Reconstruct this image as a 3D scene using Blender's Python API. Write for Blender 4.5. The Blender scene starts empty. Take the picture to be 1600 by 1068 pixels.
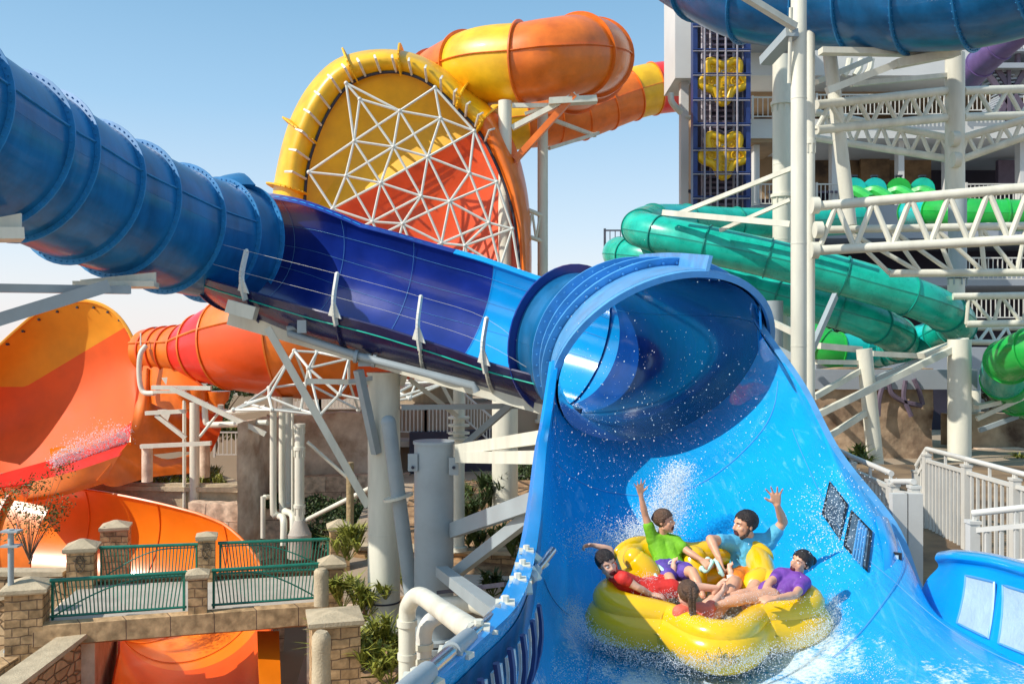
import bpy, math, random
from mathutils import Vector, Matrix, noise
random.seed(7)
SC = bpy.context.scene
COL = SC.collection
F = 1450.0
def P(px, py, d):
    """world point seen d metres ahead of the viewpoint"""
    return Vector(((px-800)/F*d, d, (534-py)/F*d))
V = Vector
def R(a): return math.radians(a)

# ------------------------------------------------------------------ materials
def nm(name):
    m = bpy.data.materials.new(name); m.use_nodes = True
    nt = m.node_tree; b = nt.nodes['Principled BSDF']
    return m, nt, b
def mat(name, col, rough=.4, var=.12, scale=3.0, bump=0.0, bscale=20, metal=0, coat=0, spec=.5, col2=None, streak=None, trans=0, detail=4):
    m, nt, b = nm(name)
    N = nt.nodes; L = nt.links
    b.inputs['Roughness'].default_value = rough
    b.inputs['Metallic'].default_value = metal
    b.inputs['Coat Weight'].default_value = coat
    b.inputs['Coat Roughness'].default_value = .08
    b.inputs['Specular IOR Level'].default_value = spec
    tc = N.new('ShaderNodeTexCoord')
    mp = N.new('ShaderNodeMapping'); L.new(tc.outputs['Object'], mp.inputs['Vector'])
    if streak: mp.inputs['Scale'].default_value = streak
    nz = N.new('ShaderNodeTexNoise'); nz.inputs['Scale'].default_value = scale; nz.inputs['Detail'].default_value = detail
    nz.inputs['Roughness'].default_value = .6
    L.new(mp.outputs['Vector'], nz.inputs['Vector'])
    rp = N.new('ShaderNodeValToRGB')
    rp.color_ramp.elements[0].position = .32; rp.color_ramp.elements[1].position = .68
    c2 = col2 if col2 else [c*(1+var) for c in col]
    c1 = [c*(1-var) for c in col]
    rp.color_ramp.elements[0].color = (*c1, 1); rp.color_ramp.elements[1].color = (*[min(c, .95) for c in c2], 1)
    L.new(nz.outputs['Fac'], rp.inputs['Fac'])
    L.new(rp.outputs['Color'], b.inputs['Base Color'])
    # roughness wear
    mr = N.new('ShaderNodeMapRange'); mr.inputs['To Min'].default_value = max(.03, rough*.75); mr.inputs['To Max'].default_value = min(1, rough*1.35)
    L.new(nz.outputs['Fac'], mr.inputs['Value']); L.new(mr.outputs['Result'], b.inputs['Roughness'])
    if bump:
        nb = N.new('ShaderNodeTexNoise'); nb.inputs['Scale'].default_value = bscale; nb.inputs['Detail'].default_value = 6
        L.new(tc.outputs['Object'], nb.inputs['Vector'])
        bp = N.new('ShaderNodeBump'); bp.inputs['Strength'].default_value = bump; bp.inputs['Distance'].default_value = .05
        L.new(nb.outputs['Fac'], bp.inputs['Height']); L.new(bp.outputs['Normal'], b.inputs['Normal'])
    if trans:
        b.inputs['Transmission Weight'].default_value = trans
    return m
def brick_mat(name, c1, c2, mortar, sx, sy, bump=.6, off=.5):
    m, nt, b = nm(name); N = nt.nodes; L = nt.links
    tc = N.new('ShaderNodeTexCoord'); geo = N.new('ShaderNodeNewGeometry')
    # box-ish mapping: u = x+y , v = z
    sp = N.new('ShaderNodeSeparateXYZ'); L.new(tc.outputs['Object'], sp.inputs[0])
    ad = N.new('ShaderNodeMath'); ad.operation = 'ADD'; L.new(sp.outputs['X'], ad.inputs[0]); L.new(sp.outputs['Y'], ad.inputs[1])
    wn = N.new('ShaderNodeTexNoise'); wn.inputs['Scale'].default_value = 2.2; L.new(tc.outputs['Object'], wn.inputs['Vector'])
    wm = N.new('ShaderNodeMath'); wm.operation = 'MULTIPLY_ADD'; wm.inputs[1].default_value = .12; L.new(wn.outputs['Fac'], wm.inputs[0]); L.new(sp.outputs['Z'], wm.inputs[2])
    cb = N.new('ShaderNodeCombineXYZ'); L.new(ad.outputs[0], cb.inputs[0]); L.new(wm.outputs[0], cb.inputs[1])
    br = N.new('ShaderNodeTexBrick'); L.new(cb.outputs[0], br.inputs['Vector'])
    br.inputs['Scale'].default_value = 1; br.inputs['Brick Width'].default_value = sx; br.inputs['Row Height'].default_value = sy
    br.inputs['Mortar Size'].default_value = .018; br.inputs['Mortar Smooth'].default_value = .6; br.offset = off
    br.inputs['Color1'].default_value = (*c1, 1); br.inputs['Color2'].default_value = (*c2, 1); br.inputs['Mortar'].default_value = (*mortar, 1)
    nz = N.new('ShaderNodeTexNoise'); nz.inputs['Scale'].default_value = 5; nz.inputs['Detail'].default_value = 8; L.new(tc.outputs['Object'], nz.inputs['Vector'])
    mr = N.new('ShaderNodeMapRange'); mr.inputs['From Min'].default_value = .25; mr.inputs['From Max'].default_value = .75; mr.inputs['To Min'].default_value = .5; mr.inputs['To Max'].default_value = 1.5; L.new(nz.outputs['Fac'], mr.inputs['Value'])
    mx = N.new('ShaderNodeMix'); mx.data_type = 'RGBA'; mx.blend_type = 'MULTIPLY'; mx.inputs[0].default_value = 1
    L.new(br.outputs['Color'], mx.inputs[6]); L.new(mr.outputs['Result'], mx.inputs[7]); L.new(mx.outputs[2], b.inputs['Base Color'])
    a2 = N.new('ShaderNodeMath'); a2.operation = 'MULTIPLY_ADD'; a2.inputs[1].default_value = -1.0; L.new(br.outputs['Fac'], a2.inputs[0]); L.new(nz.outputs['Fac'], a2.inputs[2])
    bp = N.new('ShaderNodeBump'); bp.inputs['Strength'].default_value = bump; bp.inputs['Distance'].default_value = .03
    L.new(a2.outputs[0], bp.inputs['Height']); L.new(bp.outputs['Normal'], b.inputs['Normal'])
    b.inputs['Roughness'].default_value = .9; b.inputs['Specular IOR Level'].default_value = .15
    return m
def rubble_mat(name, c1, c2, mortar, scale):
    m, nt, b = nm(name); N = nt.nodes; L = nt.links
    tc = N.new('ShaderNodeTexCoord'); mp = N.new('ShaderNodeMapping'); mp.inputs['Scale'].default_value = (1, 1, 1.7); L.new(tc.outputs['Object'], mp.inputs['Vector'])
    vo = N.new('ShaderNodeTexVoronoi'); vo.inputs['Scale'].default_value = scale; L.new(mp.outputs[0], vo.inputs['Vector'])
    ve = N.new('ShaderNodeTexVoronoi'); ve.feature = 'DISTANCE_TO_EDGE'; ve.inputs['Scale'].default_value = scale; L.new(mp.outputs[0], ve.inputs['Vector'])
    sp = N.new('ShaderNodeSeparateColor'); L.new(vo.outputs['Color'], sp.inputs[0])
    m1 = N.new('ShaderNodeMix'); m1.data_type = 'RGBA'; L.new(sp.outputs[0], m1.inputs[0]); m1.inputs[6].default_value = (*c1, 1); m1.inputs[7].default_value = (*c2, 1)
    st = N.new('ShaderNodeMapRange'); st.inputs['From Max'].default_value = .09; L.new(ve.outputs['Distance'], st.inputs['Value'])
    m2 = N.new('ShaderNodeMix'); m2.data_type = 'RGBA'; L.new(st.outputs[0], m2.inputs[0]); m2.inputs[6].default_value = (*mortar, 1); L.new(m1.outputs[2], m2.inputs[7])
    nz = N.new('ShaderNodeTexNoise'); nz.inputs['Scale'].default_value = 6; nz.inputs['Detail'].default_value = 8; L.new(tc.outputs['Object'], nz.inputs['Vector'])
    mr = N.new('ShaderNodeMapRange'); mr.inputs['To Min'].default_value = .6; mr.inputs['To Max'].default_value = 1.3; L.new(nz.outputs['Fac'], mr.inputs['Value'])
    mx = N.new('ShaderNodeMix'); mx.data_type = 'RGBA'; mx.blend_type = 'MULTIPLY'; mx.inputs[0].default_value = 1
    L.new(m2.outputs[2], mx.inputs[6]); L.new(mr.outputs[0], mx.inputs[7]); L.new(mx.outputs[2], b.inputs['Base Color'])
    bp = N.new('ShaderNodeBump'); bp.inputs['Strength'].default_value = .8; bp.inputs['Distance'].default_value = .05
    L.new(st.outputs[0], bp.inputs['Height']); L.new(bp.outputs[0], b.inputs['Normal'])
    b.inputs['Roughness'].default_value = .9; b.inputs['Specular IOR Level'].default_value = .15
    return m
M = {}
M['blue_tube'] = mat('blue fibreglass tube', (.006, .125, .31), .30, .32, 1.6, .05, 6, coat=.25, streak=(1, 1, .25))
M['blue_flange'] = mat('blue flange', (.02, .20, .45), .35, .15)
M['blue_top'] = mat('pale blue flange', (.10, .33, .62), .35, .15)
M['navy'] = mat('navy with trough shade in it', (.008, .028, .24), .22, .2, 1.0, .03, 5, coat=.5)  # navy stands in for shade on the blue trough
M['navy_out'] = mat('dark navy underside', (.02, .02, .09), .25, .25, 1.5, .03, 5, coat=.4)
M['sky_blue'] = mat('bright blue fibreglass', (.004, .34, .80), .16, .08, 1.0, .03, 4, coat=.5)
M['collar'] = mat('pale blue collar', (.07, .30, .62), .35, .15, 3)
M['yellow'] = mat('yellow fibreglass', (.86, .46, .008), .38, .18, 1.1, .05, 3, coat=.1)
M['yellow_dark'] = mat('ochre panel', (.86, .46, .008), .5, .14, .8, .1, 2)
M['orange'] = mat('orange fibreglass', (.84, .17, .01), .36, .22, 1.1, .05, 3, coat=.2)
M['orange_red'] = mat('red orange fibreglass', (.80, .085, .008), .34, .14, .6, .05, 3, coat=.2)
M['red'] = mat('red fibreglass', (.78, .03, .02), .3, .14, .8, .05, 3, coat=.2)
M['orange_bright'] = mat('glossy orange flume', (.88, .20, .006), .30, .12, .6, .03, 3, coat=.3)
M['teal'] = mat('teal fibreglass tube', (.008, .46, .34), .27, .24, 1.8, .04, 5, coat=.3)
M['teal_flange'] = mat('teal flange', (.004, .25, .20), .4, .12)
M['lime'] = mat('lime green tube', (.02, .42, .06), .25, .2, 1.2, .04, 5, coat=.3)
M['aqua'] = mat('aqua tube', (.01, .50, .48), .25, .15, 1.2, coat=.3)
M['purple_tube'] = mat('purple tube', (.14, .09, .24), .35, .15)
M['steel'] = mat('cream painted steel', (.68, .66, .55), .42, .12, 2.5, .04, 12, streak=(1, 1, .2))
M['steel_blue'] = mat('steel with shade in its grey', (.33, .38, .40), .45, .08, 1.5, .05, 30)
M['rod'] = mat('pale rod steel', (.66, .66, .60), .4, .08)
M['rail_white'] = mat('white painted railing', (.62, .60, .55), .45, .06)
M['galv'] = mat('brushed stainless steel', (.6, .58, .55), .22, .12, 4, metal=.95)
M['dark'] = mat('dark steel', (.03, .03, .05), .6, .2)  # near-black tone for bolts, bands, clamps and thin lines
M['bolt'] = mat('bolt', (.45, .5, .55), .3, .1, metal=.6)
M['cap_stone'] = mat('pale cap stone', (.50, .41, .28), .9, .16, 4, .35, 25, spec=.15)
M['brick'] = brick_mat('sandstone blocks', (.42, .26, .13), (.52, .34, .18), (.2, .13, .08), .42, .2)
M['fascia'] = brick_mat('sandstone fascia', (.46, .30, .16), (.5, .33, .18), (.16, .1, .07), 1.2, .9, .5)
M['rubble'] = rubble_mat('rubble stone wall', (.44, .28, .15), (.58, .42, .25), (.22, .15, .09), 2.6)
M['rock'] = mat('carved rock wall', (.64, .41, .28), .95, .35, 1.0, 1.0, 3.5, spec=.1, col2=(.92, .76, .60), detail=9)
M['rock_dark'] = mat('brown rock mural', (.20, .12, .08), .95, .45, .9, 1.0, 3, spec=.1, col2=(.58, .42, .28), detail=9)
M['rockblock'] = brick_mat('pale rock blocks', (.54, .40, .29), (.66, .52, .39), (.24, .17, .13), 1.3, .7, .4)
M['soil'] = mat('brown soil', (.26, .14, .07), 1, .4, 3, .8, 8, col2=(.44, .28, .15))
M['concrete'] = mat('pale concrete path', (.46, .41, .35), .85, .12, 1.2, .2, 20)
M['sand'] = mat('sandy ground', (.36, .28, .2), .95, .2, .05, .3, 2)
M['green_rail'] = mat('green painted railing', (.012, .17, .115), .35, .15, 4)
M['raft'] = mat('glossy yellow vinyl', (.88, .53, .004), .2, .06, 3, .03, 8, coat=.5)
M['raft_far'] = mat('yellow raft', (.78, .46, .006), .35, .06, 3)
M['raft_shade'] = mat('ochre raft mark', (.5, .33, .01), .4, .1)
M['skin'] = mat('light skin', (.78, .44, .30), .42, .08, 9, .05, 60, spec=.4)
M['skin_tan'] = mat('tanned skin', (.70, .36, .22), .42, .08, 9, .05, 60, spec=.4)
M['hair_dark'] = mat('dark brown hair', (.018, .010, .008), .45, .3, 30, .5, 90)
M['hair_brown'] = mat('brown hair', (.11, .055, .028), .45, .35, 30, .5, 90)
M['green_shirt'] = mat('lime shirt', (.17, .46, .012), .7, .15, 9, .3, 14)
M['blue_shirt'] = mat('light blue shirt', (.10, .45, .66), .7, .12, 9, .35, 14)
M['purple_shirt'] = mat('violet shirt', (.18, .055, .36), .6, .18, 9, .3, 14)
M['red_shirt'] = mat('red shirt', (.72, .03, .02), .6, .15, 9, .3, 14)
M['coral_shirt'] = mat('coral shirt', (.80, .15, .09), .6, .15, 9, .3, 14)
M['orange_shorts'] = mat('orange shorts', (.85, .22, .01), .6, .15, 9, .4, 20)
M['purple_shorts'] = mat('violet shorts', (.12, .06, .38), .6, .2, 9, .4, 20)
M['white'] = mat('white', (.8, .8, .78), .5, .04)
M['mint'] = mat('mint grip handle', (.50, .78, .70), .4, .06)
M['mouth'] = mat('mouth', (.10, .012, .012), .5, .1)
M['black'] = mat('black', (.012, .012, .014), .4, .1)
M['leaf'] = mat('green leaves', (.055, .10, .02), .6, .45, 5, col2=(.16, .20, .03))
M['leaf_dark'] = mat('dark leaves', (.03, .065, .02), .6, .45, 5, col2=(.08, .13, .03))
M['leaf_yel'] = mat('yellow green blades', (.16, .20, .02), .55, .4, 5, col2=(.36, .36, .05))
M['bark'] = mat('bark', (.2, .14, .09), .95, .3, 8, .8, 20)
M['trunk_pale'] = mat('pale wood post', (.34, .25, .13), .9, .3, 4, .6, 12)
M['wall_white'] = mat('white rendered wall', (.62, .62, .60), .7, .06, .4)
M['wall_grey'] = mat('grey blue slab', (.34, .37, .41), .7, .08, .4)
M['wall_tan'] = mat('tan interior wall', (.34, .23, .13), .8, .2, .8)
M['wood_mural'] = mat('brown panelled mural', (.10, .06, .035), .8, .5, .8, .2, 4, col2=(.32, .20, .10))
M['void'] = mat('dark interior shade', (.035, .03, .05), .8, .4, .5)  # near-black colour carries the shade of recesses and open floors
M['beige_panel'] = mat('beige corrugated panel', (.52, .44, .33), .8, .12, 3, streak=(3, 3, .1))
M['lift_blue'] = mat('navy lift frame', (.015, .035, .15), .4, .2)
M['drop'] = mat('white water foam', (.88, .93, .97), .25, .03)
M['water_in'] = mat('shallow splash water', (.62, .62, .42), .08, .3, 14, .9, 22, coat=.4)
M['pane_frost'] = mat('frosted pane', (.42, .55, .62), .3, .1, 4, .2, 30)
M['pane_clear'] = mat('wet dark window pane', (.05, .085, .13), .12, .3, 6, .1, 60, coat=.4, col2=(.10, .16, .22))
M['scaf'] = mat('dull steel lattice', (.28, .26, .30), .5, .2)
M['roofdark'] = mat('dark purple steel', (.12, .09, .13), .6, .2)

M['amber'] = mat('matt amber fibreglass', (.76, .31, .012), .62, .14, .5, .05, 3)
M['bowl_red'] = mat('matt red orange fibreglass', (.78, .105, .012), .62, .14, .5, .05, 3)
M['tunnel_shade'] = mat('tunnel skin with shade in colour', (.003, .05, .25), .16, .35, 1.2, .08, 5, coat=.6, streak=(1, 1, .3))  # darker than the tube: shade inside the mouth put into the colour
def flume_material():
    m, nt, b = nm('wet blue flume surface'); N = nt.nodes; L = nt.links
    tc = N.new('ShaderNodeTexCoord'); sp = N.new('ShaderNodeSeparateXYZ'); L.new(tc.outputs['Object'], sp.inputs[0])
    mp = N.new('ShaderNodeMapping'); mp.inputs['Scale'].default_value = (1.6, .45, 1); L.new(tc.outputs['Object'], mp.inputs[0])
    n1 = N.new('ShaderNodeTexNoise'); n1.inputs['Scale'].default_value = 2.2; n1.inputs['Detail'].default_value = 9; n1.inputs['Roughness'].default_value = .68; n1.inputs['Distortion'].default_value = .8
    L.new(mp.outputs[0], n1.inputs['Vector'])
    n2 = N.new('ShaderNodeTexNoise'); n2.inputs['Scale'].default_value = 26; n2.inputs['Detail'].default_value = 6; n2.inputs['Roughness'].default_value = .75; L.new(tc.outputs['Object'], n2.inputs['Vector'])
    add = N.new('ShaderNodeMath'); add.operation = 'MULTIPLY'; L.new(n1.outputs['Fac'], add.inputs[0]); L.new(n2.outputs['Fac'], add.inputs[1])
    # more foam low on the run-out: depends on the real position along the flume
    dy = N.new('ShaderNodeMapRange'); dy.inputs['From Min'].default_value = 9.4; dy.inputs['From Max'].default_value = 6.2
    dy.inputs['To Min'].default_value = .60; dy.inputs['To Max'].default_value = .215; L.new(sp.outputs['Y'], dy.inputs['Value'])
    dz = N.new('ShaderNodeMapRange'); dz.inputs['From Min'].default_value = -2.35; dz.inputs['From Max'].default_value = -1.6; dz.inputs['To Min'].default_value = 0; dz.inputs['To Max'].default_value = .4
    L.new(sp.outputs['Z'], dz.inputs['Value'])
    th = N.new('ShaderNodeMath'); th.operation = 'ADD'; L.new(dy.outputs[0], th.inputs[0]); L.new(dz.outputs[0], th.inputs[1])
    # churned ring of foam where the raft displaces the water
    vd = N.new('ShaderNodeVectorMath'); vd.operation = 'DISTANCE'; L.new(tc.outputs['Object'], vd.inputs[0]); vd.inputs[1].default_value = (1.66, 8.0, -2.5)
    wk = N.new('ShaderNodeMapRange'); wk.inputs['From Min'].default_value = 1.55; wk.inputs['From Max'].default_value = 1.05; wk.inputs['To Min'].default_value = 0; wk.inputs['To Max'].default_value = .17; L.new(vd.outputs['Value'], wk.inputs['Value'])
    th0 = th; th = N.new('ShaderNodeMath'); th.operation = 'SUBTRACT'; L.new(th0.outputs[0], th.inputs[0]); L.new(wk.outputs[0], th.inputs[1])
    sb = N.new('ShaderNodeMath'); sb.operation = 'SUBTRACT'; L.new(add.outputs[0], sb.inputs[0]); L.new(th.outputs[0], sb.inputs[1])
    fm = N.new('ShaderNodeMapRange'); fm.inputs['From Min'].default_value = 0; fm.inputs['From Max'].default_value = .11; L.new(sb.outputs[0], fm.inputs['Value'])
    n3 = N.new('ShaderNodeTexNoise'); n3.inputs['Scale'].default_value = .9; n3.inputs['Detail'].default_value = 5; L.new(tc.outputs['Object'], n3.inputs['Vector'])
    rp = N.new('ShaderNodeValToRGB'); rp.color_ramp.elements[0].position = .3; rp.color_ramp.elements[1].position = .7
    rp.color_ramp.elements[0].color = (.002, .34, .78, 1); rp.color_ramp.elements[1].color = (.01, .42, .90, 1)
    L.new(n3.outputs['Fac'], rp.inputs[0])
    ms = N.new('ShaderNodeMapping'); ms.inputs['Scale'].default_value = (7, .8, 3); ms.inputs['Rotation'].default_value = (0, 0, .12); L.new(tc.outputs['Object'], ms.inputs[0])
    n4 = N.new('ShaderNodeTexNoise'); n4.inputs['Scale'].default_value = 1.6; n4.inputs['Detail'].default_value = 8; n4.inputs['Roughness'].default_value = .7; n4.inputs['Distortion'].default_value = .6; L.new(ms.outputs[0], n4.inputs['Vector'])
    sr = N.new('ShaderNodeMapRange'); sr.inputs['From Min'].default_value = .56; sr.inputs['From Max'].default_value = .76; sr.inputs['To Max'].default_value = .5; L.new(n4.outputs['Fac'], sr.inputs['Value'])
    mq = N.new('ShaderNodeMix'); mq.data_type = 'RGBA'; L.new(sr.outputs[0], mq.inputs[0]); L.new(rp.outputs[0], mq.inputs[6]); mq.inputs[7].default_value = (.30, .66, .92, 1)
    mx = N.new('ShaderNodeMix'); mx.data_type = 'RGBA'; L.new(fm.outputs[0], mx.inputs[0]); L.new(mq.outputs[2], mx.inputs[6]); mx.inputs[7].default_value = (.72, .86, .95, 1)
    L.new(mx.outputs[2], b.inputs['Base Color'])
    b.inputs['Roughness'].default_value = .22; b.inputs['Coat Weight'].default_value = .4
    bp = N.new('ShaderNodeBump'); bp.inputs['Strength'].default_value = .55; bp.inputs['Distance'].default_value = .035
    am = N.new('ShaderNodeMath'); am.operation = 'MULTIPLY_ADD'; am.inputs[1].default_value = .35; L.new(n2.outputs['Fac'], am.inputs[0]); L.new(n4.outputs['Fac'], am.inputs[2])
    L.new(am.outputs[0], bp.inputs['Height']); L.new(bp.outputs[0], b.inputs['Normal'])
    return m
M['flume'] = flume_material()

# ------------------------------------------------------------------ mesh builder
class MB:
    def __init__(s): s.v = []; s.f = []
    def add(s, vs, fs):
        o = len(s.v); s.v.extend([tuple(p) for p in vs]); s.f.extend([tuple(i+o for i in f) for f in fs]); return s
    def box(s, c, size, rz=0, rx=0):
        hx, hy, hz = [k/2 for k in size]; c = V(c)
        m = Matrix.Rotation(rz, 3, 'Z') @ Matrix.Rotation(rx, 3, 'X')
        vs = [c + m @ V((x*hx, y*hy, z*hz)) for x in (-1, 1) for y in (-1, 1) for z in (-1, 1)]
        return s.add(vs, [(0,1,3,2),(4,6,7,5),(0,4,5,1),(2,3,7,6),(0,2,6,4),(1,5,7,3)])
    def bar(s, a, b, w, h=None, up=(0,0,1)):
        h = h or w; a = V(a); b = V(b); t = (b-a).normalized(); up = V(up)
        if abs(t.dot(up)) > .99: up = V((0,1,0))
        x = t.cross(up).normalized(); y = x.cross(t).normalized()
        vs = [p + x*(w/2*i) + y*(h/2*j) for p in (a, b) for i, j in ((-1,-1),(1,-1),(1,1),(-1,1))]
        return s.add(vs, [(3,2,1,0),(4,5,6,7),(0,1,5,4),(1,2,6,5),(2,3,7,6),(3,0,4,7)])
    def cyl(s, a, b, r0, r1=None, n=12, caps=True):
        r1 = r0 if r1 is None else r1; a = V(a); b = V(b); t = (b-a)
        if t.length < 1e-6: return s
        t.normalize(); up = V((0,0,1)) if abs(t.z) < .95 else V((0,1,0))
        x = t.cross(up).normalized(); y = x.cross(t).normalized()
        vs = []
        for p, r in ((a, r0), (b, r1)):
            for i in range(n):
                an = 2*math.pi*i/n; vs.append(p + x*(math.cos(an)*r) + y*(math.sin(an)*r))
        fs = [(i, (i+1) % n, n+(i+1) % n, n+i) for i in range(n)]
        if caps: fs += [tuple(range(n-1, -1, -1)), tuple(range(n, 2*n))]
        return s.add(vs, fs)
    def path(s, pts, r, n=8, closed=False, smooth=0):
        pts = [V(p) for p in pts]
        if smooth: pts = crv(pts, smooth)
        m = len(pts); vs = []; px = None
        for i, p in enumerate(pts):
            if closed: t = pts[(i+1) % m]-pts[i-1]
            else: t = pts[min(i+1, m-1)]-pts[max(i-1, 0)]
            t.normalize()
            if px is None:
                up = V((0,0,1)) if abs(t.z) < .9 else V((0,1,0)); x = t.cross(up).normalized()
            else: x = (px - t*px.dot(t)).normalized()
            px = x; y = x.cross(t)
            rr = r[i] if isinstance(r, (list, tuple)) else r
            for k in range(n):
                an = 2*math.pi*k/n; vs.append(p + x*(math.cos(an)*rr) + y*(math.sin(an)*rr))
        fs = []
        for i in range(m if closed else m-1):
            j = (i+1) % m
            for k in range(n): fs.append((i*n+k, i*n+(k+1) % n, j*n+(k+1) % n, j*n+k))
        if not closed: fs += [tuple(range(n-1, -1, -1)), tuple(range((m-1)*n, m*n))]
        return s.add(vs, fs)
    def ell(s, c, r, rot=None, nu=14, nv=9):
        c = V(c); rot = rot or Matrix.Identity(3); vs = [c + rot @ V((0,0,r[2]))]
        for j in range(1, nv):
            ph = math.pi*j/nv
            for i in range(nu):
                th = 2*math.pi*i/nu
                vs.append(c + rot @ V((r[0]*math.sin(ph)*math.cos(th), r[1]*math.sin(ph)*math.sin(th), r[2]*math.cos(ph))))
        vs.append(c + rot @ V((0,0,-r[2]))); fs = []
        for i in range(nu): fs.append((0, 1+i, 1+(i+1) % nu))
        for j in range(nv-2):
            for i in range(nu):
                a = 1+j*nu+i; b = 1+j*nu+(i+1) % nu; fs.append((a, a+nu, b+nu, b))
        e = len(vs)-1
        for i in range(nu): fs.append((e, 1+(nv-2)*nu+(i+1) % nu, 1+(nv-2)*nu+i))
        return s.add(vs, fs)
    def cap(s, a, b, r0, r1, n=12):
        s.ell(a, (r0,)*3, None, n, 8); s.ell(b, (r1,)*3, None, n, 8); return s.cyl(a, b, r0, r1, n)
    def lathe(s, prof, o, n=16, caps=True):
        o = V(o); vs = []
        for r, z in prof:
            for i in range(n):
                an = 2*math.pi*i/n; vs.append(o + V((r*math.cos(an), r*math.sin(an), z)))
        fs = []
        for j in range(len(prof)-1):
            for i in range(n): fs.append((j*n+i, j*n+(i+1) % n, (j+1)*n+(i+1) % n, (j+1)*n+i))
        if caps: fs += [tuple(range(n-1, -1, -1)), tuple(range((len(prof)-1)*n, len(prof)*n))]
        return s.add(vs, fs)
    def grid(s, g, thick=0):
        """g = rows of points; a sheet, doubled when thick > 0"""
        nr = len(g); nc = len(g[0]); flat = [p for r in g for p in r]
        fs = [(i*nc+j, i*nc+j+1, (i+1)*nc+j+1, (i+1)*nc+j) for i in range(nr-1) for j in range(nc-1)]
        if not thick: return s.add(flat, fs)
        ns = []
        for i in range(nr):
            for j in range(nc):
                a = g[min(i+1, nr-1)][j]-g[max(i-1, 0)][j]; b = g[i][min(j+1, nc-1)]-g[i][max(j-1, 0)]
                q = a.cross(b); ns.append(q.normalized() if q.length > 1e-9 else V((0,0,1)))
        o = nr*nc
        back = [p-n*thick for p, n in zip(flat, ns)]
        f2 = [tuple(reversed([k+o for k in f])) for f in fs]; side = []
        for i in range(nr-1):
            a, b = i*nc, (i+1)*nc; side.append((a, b, b+o, a+o)); a, b = i*nc+nc-1, (i+1)*nc+nc-1; side.append((b, a, a+o, b+o))
        for j in range(nc-1):
            side.append((j+1, j, j+o, j+1+o)); a = (nr-1)*nc+j; side.append((a, a+1, a+1+o, a+o))
        return s.add(flat+back, fs+f2+side)
    def mesh(s, name):
        me = bpy.data.meshes.new(name); me.from_pydata(s.v, [], s.f); me.update(); return me
    def build(s, name, m, parent=None, smooth=False, origin=None, ang=40):
        if origin is not None:
            o = V(origin); s.v = [tuple(V(p)-o) for p in s.v]
        me = s.mesh(name); me.materials.append(M[m] if isinstance(m, str) else m)
        ob = bpy.data.objects.new(name, me); COL.objects.link(ob)
        if origin is not None: ob.location = origin
        if parent is not None:
            ob.parent = parent
            if origin is None: ob.location = -parent.location if parent.parent is None else -(parent.location+parent.parent.location)
        if smooth:
            me.polygons.foreach_set('use_smooth', [True]*len(me.polygons))
            try: me.set_sharp_from_angle(angle=R(ang))
            except Exception: pass
        return ob
def tag(o, label=None, cat=None, group=None, kind=None):
    if label: o['label'] = label
    if cat: o['category'] = cat
    if group: o['group'] = group
    if kind: o['kind'] = kind
    return o
def thing(name, label, cat, loc=(0,0,0), group=None):
    o = bpy.data.objects.new(name, None); COL.objects.link(o); o.location = loc; o.empty_display_size = .1
    return tag(o, label, cat, group)
def crv(pts, k=6):
    """Catmull-Rom through the points, k steps per span"""
    pts = [V(p) for p in pts]; out = []
    n = len(pts)
    for i in range(n-1):
        p0 = pts[i-1] if i > 0 else pts[0]*2-pts[1]; p1, p2 = pts[i], pts[i+1]; p3 = pts[i+2] if i+2 < n else pts[-1]*2-pts[-2]
        for j in range(k):
            t = j/k
            out.append(.5*((2*p1) + (p2-p0)*t + (2*p0-5*p1+4*p2-p3)*t*t + (3*p1-p0-3*p2+p3)*t**3))
    out.append(pts[-1]); return out
def loft(secs, ku=6, kv=4):
    """secs: sections of equal length; smooth both ways -> grid rows"""
    rows = [crv(s, kv) for s in secs]; nc = len(rows[0])
    cols = [crv([r[j] for r in rows], ku) for j in range(nc)]
    return [[cols[j][i] for j in range(nc)] for i in range(len(cols[0]))]
def PL(lst): return [P(*p) for p in lst]

# frames along a slide axis: angle 0 = to the right of travel, 90 = up
def frames(pts):
    out = []; m = len(pts)
    for i, p in enumerate(pts):
        t = (pts[min(i+1, m-1)]-pts[max(i-1, 0)]).normalized()
        sd = t.cross(V((0,0,1))).normalized(); up = sd.cross(t)
        out.append((p, t, sd, up))
    return out
def ringpt(fr, r, a):
    p, t, sd, up = fr; return p + sd*(math.cos(a)*r) + up*(math.sin(a)*r)
def shell(mb, frs, rad, a0=0, a1=2*math.pi, n=40, thick=.03):
    g = []
    for i, fr in enumerate(frs):
        r = rad[i] if isinstance(rad, (list, tuple)) else rad
        b0 = a0[i] if isinstance(a0, (list, tuple)) else a0; b1 = a1[i] if isinstance(a1, (list, tuple)) else a1
        g.append([ringpt(fr, r, b0+(b1-b0)*k/n) for k in range(n+1)])
    mb.grid(g, thick); return mb
def flange(mb, fr, r, h=.1, w=.04, a0=0, a1=2*math.pi, n=48, bolts=0, br=.014):
    p, t, sd, up = fr; vs = []; full = a1-a0 > 6.28
    m = n if full else n+1
    for k in range(m):
        a = a0+(a1-a0)*k/n; d = sd*math.cos(a)+up*math.sin(a)
        vs += [p+d*r-t*w/2, p+d*(r+h)-t*w/2, p+d*(r+h)+t*w/2, p+d*r+t*w/2]
    fs = []
    for k in range(n):
        a = k*4; b = ((k+1) % m)*4
        for q in range(4): fs.append((a+q, a+(q+1) % 4, b+(q+1) % 4, b+q))
    if not full: fs += [(0,1,2,3), (n*4+3, n*4+2, n*4+1, n*4)]
    mb.add(vs, fs)
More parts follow.
